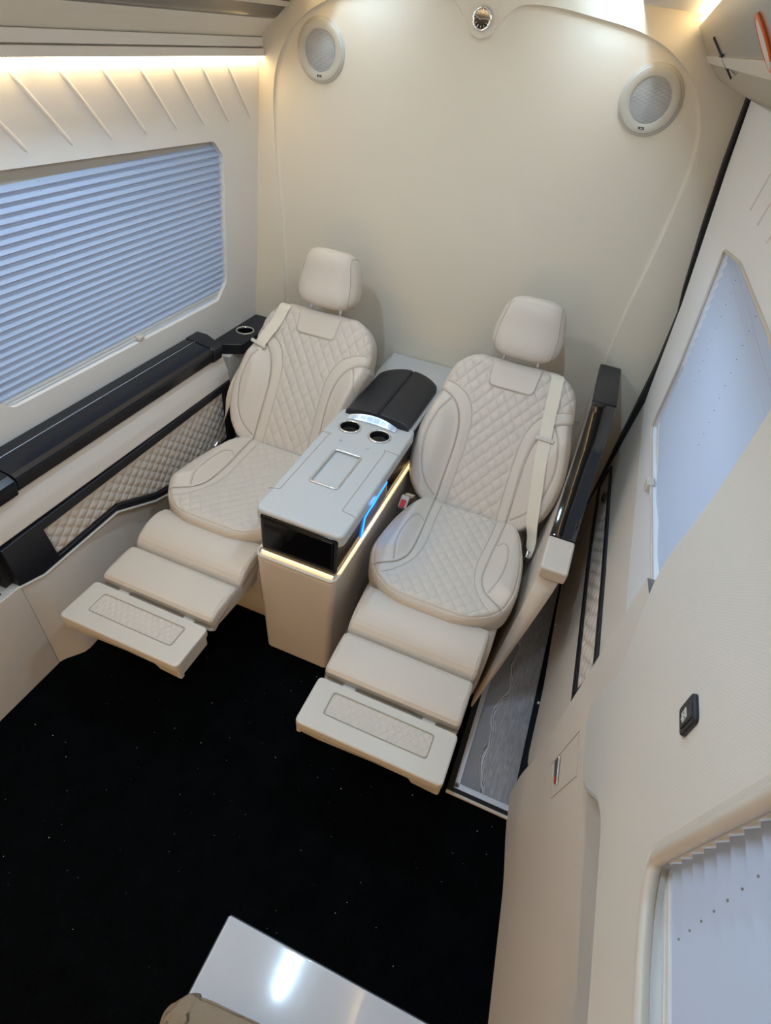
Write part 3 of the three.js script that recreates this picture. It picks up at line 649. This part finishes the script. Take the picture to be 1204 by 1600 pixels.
// thread lines along the diamonds of a quilted panel
function stitching(S, pw, ph, s0, s1, umax, ok) {
  const gs = [];
  for (const dir of [-1, 1]) for (let k = -60; k <= 60; k++) {
    let run = [];
    const flush = () => { if (run.length > 2) gs.push(tube(run, .00075, run.length, false, 4)); run = []; };
    for (let i = 0; i <= 240; i++) {
      const u = -umax + 2 * umax * i / 240, s = dir > 0 ? (k - u / pw) * ph : (u / pw - k) * ph;
      if (s < s0 || s > s1 || !ok(u, s)) { flush(); continue; }
      run.push(S.at(u, s, .0003));
    }
    flush();
  }
  return merge(gs);
}
function superBlock(hw, hh, hd, ex, n = 56, m = 36, shape) {
  const sg = (v, e) => Math.sign(v) * Math.pow(Math.abs(v), e);
  const g = gridGeo(n, m, (a, b) => { const th = a * Math.PI * 2, ph = -Math.PI / 2 + b * Math.PI; let x = hw * sg(Math.cos(ph), ex) * sg(Math.cos(th), ex), z = hd * sg(Math.cos(ph), ex) * sg(Math.sin(th), ex), y = hh * sg(Math.sin(ph), ex); const v = V(x, y, z); if (shape) shape(v); return v; }, true);
  return g;
}
// headrest
const HR = new THREE.Matrix4().makeRotationX(-.28); HR.setPosition(0, .984, .236);
const headShape = v => { const t = v.y / .103; v.x *= 1 - .17 * smooth(-.3, 1, t) - .05 * smooth(-.5, -1, t); v.z -= .020 * (v.x / .12) * (v.x / .12) * (v.z > 0 ? 1 : .2); v.z += .012 * smooth(.2, -1, t) * (v.z > 0 ? 1 : 0); };
const headGeo = superBlock(.124, .103, .062, .50, 72, 48, headShape); headGeo.applyMatrix4(HR);
const headSeam = []; for (let i = 0; i <= 48; i++) { const a = i / 48 * Math.PI * 2; headSeam.push([Math.cos(a), Math.sin(a)]); }
const sgn = (v, e) => Math.sign(v) * Math.pow(Math.abs(v), e);
function headSeamGeo(sx) {    // a seam running round the head rest close to its side
  const pts = []; for (let i = 0; i < 48; i++) { const a = i / 48 * Math.PI * 2; const c = Math.pow(.84, 2 / .5), k = Math.pow(1 - c, .25); const v = V(sx * .124 * .84, .103 * k * sgn(Math.sin(a), .5), .062 * k * sgn(Math.cos(a), .5)); v.multiplyScalar(1.004); headShape(v); pts.push(v.applyMatrix4(HR)); }
  return tube(pts, .0011, 120, true, 5);
}
// legrest pad: two rolls
const legHalf = .203;
const legPad = (() => {
  const prof = [[1.085, .30], [1.085, .385], [1.10, .402], [1.135, .411], [1.18, .407], [1.222, .388], [1.243, .364], [1.250, .346], [1.256, .360], [1.27, .369], [1.30, .371], [1.36, .367], [1.388, .360], [1.398, .346], [1.396, .318], [1.385, .302], [1.22, .286], [1.12, .282]];
  const P = smoothLine([...prof, prof[0]], 240);
  const g = extrude(P.map(([z, y]) => [z, y]), legHalf * 2, [], .014, 4); g.rotateY(-Math.PI / 2); g.translate(-legHalf, 0, 0);
  // after rotateY(-90): local x -> world z, local z -> -x
  return toCreasedNormals(g, .7);
})();
const legSeamGeo = merge([-1, 1].map(s => tube([[1.10, .400], [1.135, .409], [1.18, .405], [1.222, .386], [1.25, .350], [1.27, .367], [1.30, .369], [1.36, .365], [1.388, .356]].map(([z, y]) => V(s * (legHalf - .012), y + .0005, z)), .0010, 60, false, 5)));
// footrest plate
const FR = { hw: .206, z0: 1.418, z1: 1.566, y: .352 };
const footPlate = (() => { const g = extrude(roundPoly([[-FR.hw, -FR.z1], [FR.hw, -FR.z1], [FR.hw, -FR.z0], [-FR.hw, -FR.z0]], .016), .030, [roundPoly([[-.146, -1.515], [.146, -1.515], [.146, -1.447], [-.146, -1.447]], .008)], .005, 4); g.rotateX(-Math.PI / 2); g.translate(0, FR.y, 0); return g; })();
const footInsert = (() => gridGeo(150, 40, (a, b) => { const x = -.148 + a * .296, z = 1.445 + b * .072; const A = x / .022 + z / .03, B = x / .022 - z / .03; return V(x, FR.y - .0035 + .0022 * Math.pow(Math.abs(Math.sin(Math.PI * A) * Math.sin(Math.PI * B)), .4) + .0008 * (L64(x * 400, z * 400) - .5), z); }, true))();
const footSeam = tube(roundPoly([[-.1455, 1.4475], [.1455, 1.4475], [.1455, 1.5145], [-.1455, 1.5145]], .008).map(([x, z]) => V(x, FR.y - .001, z)), .0012, 160, true, 5);
const footFront = (() => { const y = FR.y - .02; const P = roundPoly([[-FR.hw + .004, y], [-FR.hw + .004, y - .042], [-.135, y - .050], [-.128, y - .030], [.118, y - .030], [.128, y - .055], [FR.hw - .004, y - .064], [FR.hw - .004, y]], [.004, .006, .004, .006, .006, .004, .008, .004]); const g = extrude(P, .016, [], .004); g.translate(0, 0, FR.z1 - .002); g.applyMatrix4(new THREE.Matrix4().set(1, 0, 0, 0, 0, 1, 0, 0, 0, .16, 1, -.16 * y, 0, 0, 0, 1)); return g; })();
const footSides = [-1, 1].map(s => { const g = box(s > 0 ? FR.hw - .016 : -FR.hw + .002, s > 0 ? FR.hw - .002 : -FR.hw + .016, FR.y - .066, FR.y - .02, FR.z0 + .012, FR.z1 - .006, .004); return g; });
// base shroud under the seat
const baseGeo = (() => { const P = roundPoly([[.50, .0], [.50, .345], [.70, .372], [1.07, .372], [1.135, .355], [1.155, .30], [1.142, .20], [1.105, .06], [1.08, .0]], [.0, .02, .05, .05, .05, .05, .08, .04, 0], 6); const g = extrude(P, .44, [], .03, 6); g.rotateY(-Math.PI / 2); g.translate(-.22, 0, 0); return toCreasedNormals(g, .8); })();
const coverGeo = (() => { const P = roundPoly([[.44, .26], [.44, .36], [.54, .38], [.60, .36], [.60, .28]], .03); const g = extrude(P, .36, [], .02, 4); g.rotateY(-Math.PI / 2); g.translate(-.18, 0, 0); return g; })();
const postGeo = s => new THREE.CylinderGeometry(.0055, .0055, .10, 14).applyMatrix4(new THREE.Matrix4().makeRotationX(-.30)).translate(s * .062, .885, .262);

function ribbon(pts, w, n = 60, th = .0018) {     // belt webbing: pts are {p, side}, width direction along side
  const c = new THREE.CatmullRomCurve3(pts.map(q => q[0]), false, 'centripetal'), d = new THREE.CatmullRomCurve3(pts.map(q => q[1]), false, 'centripetal');
  const top = gridGeo(4, n, (a, b) => { const p = c.getPoint(b), s = d.getPoint(b).normalize(); return p.addScaledVector(s, (a - .5) * w); });
  const bot = gridGeo(4, n, (a, b) => { const p = c.getPoint(b), s = d.getPoint(b).normalize(), t = c.getTangent(b), nn = new THREE.Vector3().crossVectors(s, t).normalize(); return p.addScaledVector(s, (a - .5) * w).addScaledVector(nn, -th); }, true);
  return merge([top, bot]);
}
const seatGeo = {};
function makeSeat(cx, outer, label) {
  const backrest = backs[outer];
  const t = thing('captain_seat', label, 'seat', 'quilted captain seats');
  const part = (name, geo, mat, parent = t, lab) => { const m = mesh(name, geo, mat, parent); if (lab) m.userData.label = lab; return m; };
  const back = part('backrest', backrest.parts.shell, M.leather);
  part('quilted_panel', backrest.parts.quilt, M.quilt, back, 'diamond-quilted centre panel');
  part('band', backrest.parts.bandA, M.leather, back); part('band', backrest.parts.bandB, M.leather, back);
  part('bolster', backrest.parts.bolsterA, M.leather, back); part('bolster', backrest.parts.bolsterB, M.leather, back);
  part('plain_panel', backrest.parts.logo, M.leather, back, 'smooth panel below the head rest');
  const lim = (s, m) => halfs[outer](s, m) - .006;
  part('seam', merge([seamOn(backrest, bq.filter(p => p[1] > -.02), [-1, 1], lim), seamOn(backrest, bb.filter(p => p[1] > -.02), [-1, 1], lim), seamOn(backrest, bs, [-1, 1], lim), seamOn(backrest, logo.filter(p => p[1] < .535), [1], lim)]), M.thread, back);
  part('stitching', stitching(backrest, .042, .058, -.02, .535, .235, (u, s) => { const a = Math.abs(u); return !inPoly(bqPoly, a, s) && !inPoly(logo, u, s) && a < halfs[outer](s, Math.sign(u)) - .012 && distLine(bq, a, s) > .004 && distLine(logo, u, s, true) > .004; }), M.stitch, back);
  const cu = part('seat_cushion', cushion.parts.shell, M.leather);
  part('quilted_panel', cushion.parts.quilt, M.quilt, cu, 'diamond-quilted centre panel');
  part('band', cushion.parts.bandA, M.leather, cu); part('band', cushion.parts.bandB, M.leather, cu);
  part('bolster', cushion.parts.bolsterA, M.leather, cu); part('bolster', cushion.parts.bolsterB, M.leather, cu);
  const limc = s => cushHalf(s) - .012;
  part('seam', seatGeo.cushSeam = seatGeo.cushSeam || merge([seamOn(cushion, cq.filter(p => p[1] > .62), [-1, 1], limc), seamOn(cushion, cb.filter(p => p[1] > .62), [-1, 1], limc), seamOn(cushion, cs, [-1, 1], limc)]), M.thread, cu);
  part('stitching', seatGeo.cushStitch = seatGeo.cushStitch || stitching(cushion, .042, .052, .63, 1.105, .22, (u, s) => { const a = Math.abs(u); return !inPoly(cqPoly, a, s) && a < cushHalf(s) - .02 && distLine(cq, a, s) > .004; }), M.stitch, cu);
  const hd = part('headrest', headGeo, M.leather);
  part('seam', seatGeo.headSeam = seatGeo.headSeam || merge([headSeamGeo(-1), headSeamGeo(1)]), M.thread, hd);
  for (const s of [-1, 1]) part('headrest_post', postGeo(s), M.chrome);
  part('headrest_button', new THREE.CylinderGeometry(.013, .013, .006, 24).rotateZ(Math.PI / 2).translate(.116, .985, .232), M.plastic, hd);
  const lg = part('legrest', legPad, M.leather); part('seam', legSeamGeo, M.thread, lg);
  const fr = part('footrest', footPlate, M.plastic);
  part('insert_panel', footInsert, M.quilt, fr, 'textured insert'); part('insert_seam', footSeam, M.thread, fr);
  part('front_apron', footFront, M.plastic, fr); for (const g of footSides) part('side_apron', g, M.plastic, fr);
  part('slide_arm', merge([-1, 1].map(s => box(s * .12 - .02, s * .12 + .02, .31, .326, 1.10, 1.50, .004))), M.trim, fr);
  part('seat_base', baseGeo, M.leather);
  part('recliner_cover', coverGeo, M.rubber);
  // seat belt on the outer side
  const o = outer;
  const B = (u, s, h) => [backrest.at(o * u, s, h), V(1, 0, 0).multiplyScalar(1)];
  const path = o > 0
    ? [[backMap(.140, .550, -.05), V(1, .0, .1)], [backrest.at(.142, .535, .004), V(1, 0, .1)], [backrest.at(.150, .48, .005), V(1, -.04, .0)], [backrest.at(.158, .40, .007), V(1, -.08, .05)], [backMap(.168, .325, .036), V(1, -.1, .07)], [backMap(.180, .237, .052), V(1, -.1, .1)], [backMap(.200, .13, .056), V(1, -.1, .1)], [backMap(.222, .02, .058), V(1, -.15, .2)], [V(.238, .430, .665), V(.8, -.2, .5)], [V(.243, .395, .690), V(.6, -.2, .8)]]
    : [[backMap(-.150, .548, -.05), V(1, .0, -.1)], [backrest.at(-.152, .532, .004), V(1, -.1, 0)], [backrest.at(-.166, .47, .005), V(1, -.28, .2)], [backrest.at(-.203, .37, .006), V(1, -.3, .22)], [backMap(-.232, .29, .026), V(1, -.28, .25)], [backMap(-.262, .20, .026), V(1, -.2, .3)], [backMap(-.284, .12, .012), V(.8, -.1, .5)], [backMap(-.289, .04, .0), V(.5, 0, .9)], [backMap(-.288, -.03, .0), V(.3, 0, 1)], [V(-.282, .385, .655), V(.2, 0, 1)]];
  const belt = part('seat_belt', ribbon(path, .044, 90), M.belt);
  const gp = o > 0 ? backMap(.170, .315, .042) : backrest.at(-.208, .362, .012);
  const guide = new RoundedBoxGeometry(.066, .014, .012, 3, .005); guide.applyMatrix4(new THREE.Matrix4().makeRotationX(-.6)); guide.rotateZ(o > 0 ? -.02 : -.30); guide.translate(gp.x, gp.y, gp.z); part('belt_guide', guide, M.plastic, belt);
  const tp = o > 0 ? V(.243, .388, .694) : V(-.282, .380, .662);
  const tongue = new RoundedBoxGeometry(.020, .05, .030, 3, .006); tongue.rotateX(.5); tongue.translate(tp.x, tp.y - .01, tp.z); part('belt_anchor', tongue, M.chrome, belt);
  // buckle on the inner side
  const bx = -o * .222;
  part('buckle_stalk', ribbon([[V(bx, .36, .60), V(1, 0, 0)], [V(bx, .42, .63), V(1, 0, 0)], [V(bx - o * .004, .455, .685), V(1, 0, .1)]], .030, 16, .006), M.belt);
  const bk = new RoundedBoxGeometry(.030, .024, .050, 3, .006); bk.rotateX(.7); bk.translate(bx - o * .006, .452, .715); const bkm = part('buckle', bk, M.plastic);
  const rb = new RoundedBoxGeometry(.020, .006, .030, 2, .0025); rb.translate(0, .0125, .008); rb.rotateX(.7); rb.translate(bx - o * .006, .452, .715); part('buckle_button', rb, M.red, bkm, 'red release button');
  t.position.set(cx, 0, 0);
  return t;
}
makeSeat(-.371, -1, 'cream quilted reclining seat nearest the left window, footrest extended');
makeSeat(.408, 1, 'cream quilted reclining seat beside the sliding door, footrest extended');

/* =====================================================================
   CENTRE CONSOLE
   ===================================================================== */
{
  const t = thing('centre_console', 'cream and glossy black console between the two seats', 'console');
  const cx = .003;
  // base, tapering slightly downwards
  const base = new RoundedBoxGeometry(.270, .49, 1.19, 6, .022); { const p = base.attributes.position; for (let i = 0; i < p.count; i++) { const f = (p.getY(i) + .245) / .49; p.setX(i, p.getX(i) * (.90 + .10 * f)); if (p.getZ(i) > .4) p.setZ(i, p.getZ(i) - .008 * (1 - f)); } base.computeVertexNormals(); }
  base.translate(cx, .245, .61); mesh('base', base, M.leather, t);
  // groove rim
  const rim = roundPoly([[-.1335, .05], [.1335, .05], [.1335, 1.203], [-.1335, 1.203]], .022, 8).map(([x, z]) => V(x + cx, .488, z)); mesh('base_rim', tube(rim, .0045, 260, true, 8), M.plastic, t);
  // gloss body
  mesh('gloss_body', box(cx - .127, cx + .127, .492, .640, .04, 1.183, .014), M.screen, t);
  mesh('screen', box(cx - .112, cx + .114, .505, .628, 1.178, 1.1842, .003), M.screen, t);
  // warm strip in the rebate around the base of the gloss body
  const strip = merge([box(cx - .122, cx + .122, .490, .4945, 1.183, 1.1875), box(cx + .127, cx + .1305, .490, .4945, .30, 1.17), box(cx - .1305, cx - .127, .490, .4945, .30, 1.17)]);
  mesh('light_line', strip, glow(col(1, .70, .32), .75), t).userData.label = 'warm light line';
  const lf = new THREE.RectAreaLight(WARM, 6, .24, .006); lf.position.set(cx, .497, 1.190); lf.rotation.set(-Math.PI / 2 + .2, 0, 0); t.add(lf); lf.name = 'console_light';
  for (const s of [-1, 1]) { const l = new THREE.RectAreaLight(WARM, 5, .006, .85); l.position.set(cx + s * .134, .497, .74); l.rotation.set(-Math.PI / 2, 0, 0); t.add(l); l.name = 'console_light'; }
  // lid
  const lidP = roundPoly([[-.146, -1.176], [.140, -1.176], [.136, -.565], [.124, -.545], [-.150, -.545], [-.158, -.565]], [.03, .03, .01, .005, .005, .01], 8);
  const wells = [[-.079, .652], [.036, .655]];
  const lid = extrude(lidP.map(([x, y]) => [x + cx, y]), .048, [...wells.map(([x, z]) => circlePts(x + cx, -z, .036, 32)), roundPoly([[cx - .062, -.988], [cx + .030, -.988], [cx + .030, -.799], [cx - .066, -.799]].map(p => p), .010)], .010, 5);
  lid.rotateX(-Math.PI / 2); lid.translate(0, .652, 0); const lidM = mesh('lid', lid, M.consoleTop, t);
  const trayZ = [[cx - .064, .799], [cx + .030, .799], [cx + .030, .988], [cx - .064, .988]];
  mesh('tray_floor', box(cx - .07, cx + .036, .632, .644, .79, .998), M.consoleTop, lidM);
  mesh('tray_frame', tube(roundPoly(trayZ, .011, 5).map(([x, z]) => V(x, .6515, z)), .0034, 220, true, 8), M.chrome, lidM);
  for (const s of [-1, 1]) { const x0 = s > 0 ? .092 : -.120, x1 = s > 0 ? .141 : -.152, k = s > 0 ? -.004 : .006; mesh('panel_seam', polyTube([V(x1, .6490, .725), V(x1 - s * .008, .6525, .725), V(x0 - s * .006 , .6525, .722), V(x0, .6525, .735), V(x0 - s * .002, .6525, 1.068), V(x1 - s * .008, .6525, 1.076), V(x1, .6480, 1.078)], .0011), M.thread, lidM); }
  for (const [x, z] of wells) {
    const w = mesh('cup_holder', new THREE.TorusGeometry(.0375, .0042, 12, 48).rotateX(Math.PI / 2).translate(x + cx, .6525, z), M.chrome, lidM);
    mesh('well', new THREE.CylinderGeometry(.0352, .034, .080, 36, 1, true).translate(x + cx, .6115, z), M.dark, w);
    mesh('well_floor', new THREE.CylinderGeometry(.035, .035, .004, 30).translate(x + cx, .622, z), M.dark, w);
    const b = mesh('button', new THREE.CylinderGeometry(.006, .0065, .003, 20).translate(x * .86, .6535, .743), M.silver, lidM);
    mesh('button_mark', new THREE.TorusGeometry(.0032, .0008, 6, 16).rotateX(Math.PI / 2).translate(x * .86, .6552, .743), M.chrome, b);
  }
  // rear deck
  const deck = extrude(roundPoly([[-.165, -.004], [.165, -.004], [.150, -.20], [.128, -.35], [.124, -.56], [-.138, -.56], [-.142, -.35], [-.160, -.20]].map(([x, y]) => [x + cx, y]), .004), .05, [], .006); deck.rotateX(-Math.PI / 2); deck.translate(0, .648, 0); mesh('rear_deck', deck, M.consoleTop, t);
  mesh('rear_body', box(cx - .155, cx + .155, .0, .60, .012, .30, .01), M.leather, t);
  // split padded armrest lid, gently arched
  const ax = -.006;
  for (const s of [-1, 1]) {
    const z0 = .180, z1 = .578, hw = .124;
    const g = gridGeo(30, 50, (a, b) => {
      const z = z0 + (z1 - z0) * b, q = Math.max(0, 1 - (z - z0) / .085), w = hw * Math.pow(Math.max(0, 1 - Math.pow(q, 2.4) * .80), .5);
      const f = Math.sin(a * Math.PI / 2), x = .0012 + (w - .0012) * f, e = Math.min(1, Math.min(z - z0, z1 - z) / .010);
      const rise = (.012 + .026 * Math.sqrt(Math.max(0, 1 - f * f * .96))) * Math.sqrt(1 - (1 - e) * (1 - e)), gap = Math.min(1, (x - .0012) / .004), side = smooth(1, .985, a);
      return V(ax + s * x, .646 + rise * side - .005 * (1 - gap) * (1 - gap), z);
    }, s < 0);
    mesh('armrest_lid', g, M.blackSatin, t);
  }
  mesh('armrest_hinge', box(ax - .002, ax + .002, .645, .676, .19, .57), M.rubber, t);
  // curved key strip in front of the lid
  const keyAt = (u, v, o = 0) => { const f = (u - .5) * 2; return V(-.014 + f * .092, .655 + .020 * (1 - v) * (1 - .75 * f * f) + o, .577 + .020 * v + .016 * f * f * .6); };
  const km = mesh('key_strip', gridGeo(40, 4, (a, b) => keyAt(a, b), true), M.silver, t);
  for (let i = 0; i < 6; i++) mesh('key', gridGeo(4, 2, (a, b) => keyAt(.08 + i * .145 + a * .115, .22 + b * .56, .0012), true), M.keys, km);
  // side pocket outlined in blue light
  const bx = cx + .1285, pk = [[.998, .500], [.980, .572], [.800, .586], [.790, .520]];
  const pocket = extrude(roundPoly(pk.map(([z, y]) => [z, y]), .008), .003); pocket.applyMatrix4(new THREE.Matrix4().makeBasis(V(0, 0, 1), V(0, 1, 0), V(-1, 0, 0))); pocket.translate(bx - .002, 0, 0); mesh('pocket_panel', pocket, std(col(.10, .085, .085), .3, { clearcoat: .5 }), t);
  mesh('blue_light', polyTube([[.998, .500], [.980, .572], [.800, .586]].map(([z, y]) => V(bx + .001, y, z)), .0030), glow(col(.02, .22, 1), 3.2, col(.02, .1, .4)), t).userData.label = 'blue light outline';
  mesh('pocket_edge', polyTube([[.998, .500], [.790, .520], [.800, .586]].map(([z, y]) => V(bx + .0005, y, z)), .0015), M.chrome, t);
  const bl = new THREE.PointLight(col(.05, .3, 1), .02, .6); bl.position.set(bx + .012, .575, .9); t.add(bl); bl.name = 'pocket_light';
}
/* =====================================================================
   RIGHT ARMREST PANEL
   ===================================================================== */
{
  const t = thing('side_console', 'tall cream side console with glossy black top between right seat and sliding door', 'console');
  const x0 = .684, x1 = .762;
  const top = [[.012, .835], [.385, .862], [.43, .845], [.60, .735], [.66, .69], [.82, .612]];
  const side = [[.012, .0], ...top.map(([z, y]) => [z, y - .018]), [.90, .56], [.945, .50], [1.03, .25], [1.10, .02], [1.10, .0]];
  { // split the tall faces so that the lower part can lean towards the seat
    const P = roundPoly(side, [0, 0, .02, .03, .05, .04, .02, .02, .04, .08, .02, 0]);
    const hi = P.filter(q => q[1] >= .55), lo = [[.012, .0], [.012, .55], [.915, .55], [.945, .50], [1.03, .25], [1.10, .02], [1.10, 0]];
    const zf = y => interp([[0, 1.10], [.02, 1.10], [.25, 1.03], [.50, .945], [.56, .90]], y);
    const out = y => .756 - .215 * Math.max(0, .55 - y), inn = y => .690 - .108 * Math.max(0, .55 - y);
    const up = extrude([[.012, .55], ...hi, [.905, .55]], x1 - x0 - .012, [], 0); up.rotateY(-Math.PI / 2); up.translate(x0 + .006, 0, 0);
    const faceO = gridGeo(30, 24, (a, b) => { const y = .012 + b * .539; return V(out(y), y, .012 + a * (zf(y) - .012)); });
    const faceI = gridGeo(30, 24, (a, b) => { const y = .012 + b * .539; return V(inn(y), y, .012 + a * (zf(y) - .012)); }, true);
    const front = gridGeo(6, 24, (a, b) => { const y = .012 + b * .539, f = (a - .5) * 2; return V(inn(y) + (out(y) - inn(y)) * a, y, zf(y) + .012 * (1 - f * f)); }, true);
    mesh('side_panel', merge([up, faceO, faceI, front]), M.leather, t);
  }
  const cap = (a, mat, name) => { const P = [...a, ...a.slice().reverse().map(([z, y]) => [z - .006, y - .026])]; const g = extrude(roundPoly(P, .006), x1 - x0, [], .004); g.rotateY(-Math.PI / 2); g.translate(x0, 0, 0); mesh(name, toCreasedNormals(g, .5), mat, t); };
  cap([[.012, .835], [.385, .864]], M.blackSatin, 'rear_cap');
  cap([[.387, .862], [.425, .846], [.60, .735], [.66, .692], [.82, .612]], M.black, 'gloss_cap');
  const tip = new RoundedBoxGeometry(x1 - x0 + .004, .05, .135, 4, .008); tip.rotateX(.12); tip.translate((x0 + x1) / 2, .578, .885); mesh('front_pad', tip, M.leather, t);
}
/* =====================================================================
   TABLE AND POUCH
   ===================================================================== */
{
  const t = thing('table', 'glossy white folding table at the bottom edge of the picture', 'table');
  mesh('tabletop', box(.348, .862, .632, .650, 2.034, 2.62, .003), M.white, t);
  mesh('edge_band', merge([box(.3465, .349, .634, .648, 2.036, 2.618), box(.350, .860, .634, .648, 2.0325, 2.035)]), M.blackSatin, t);
  mesh('wall_bracket', box(.80, .862, .56, .632, 2.08, 2.58, .004), M.alu, t);
  mesh('leg', new THREE.CylinderGeometry(.022, .022, .63, 24).translate(.46, .316, 2.34), M.alu, t);
  mesh('foot', new THREE.CylinderGeometry(.075, .085, .012, 32).translate(.46, .006, 2.34), M.alu, t);
}
{
  const t = thing('leather_pouch', 'crumpled tan leather pouch lying on the corner of the white table', 'pouch');
  const n = (x, y, z) => L16(x * 60 + 3, z * 60 + y * 40) - .5;
  const body = superBlock(.150, .030, .085, .34, 110, 50, v => { const k = v.x < -.115 ? 1 : .22; v.y += .010 * n(v.x, v.y, v.z) * k + .006 * Math.cos(v.x * 18); v.x += .012 * n(v.y, v.z, v.x) * k; v.z += .010 * n(v.z, v.x, v.y) * k; });
  body.rotateY(.06); body.translate(.492, .684, 2.214); mesh('body', body, M.tan, t);
  const piping = tube([V(-.145, .020, .03), V(-.13, .030, .004), V(-.07, .034, -.028), V(.0, .036, -.036), V(.08, .034, -.03), V(.14, .026, .0)].map(p => p.add(V(.492, .686, 2.214))), .0035, 60); mesh('piping', piping, M.tan, t);
}
scene.traverse(o => { if (o.isLight) { o.castShadow = true; } });
renderer.render(scene, camera);
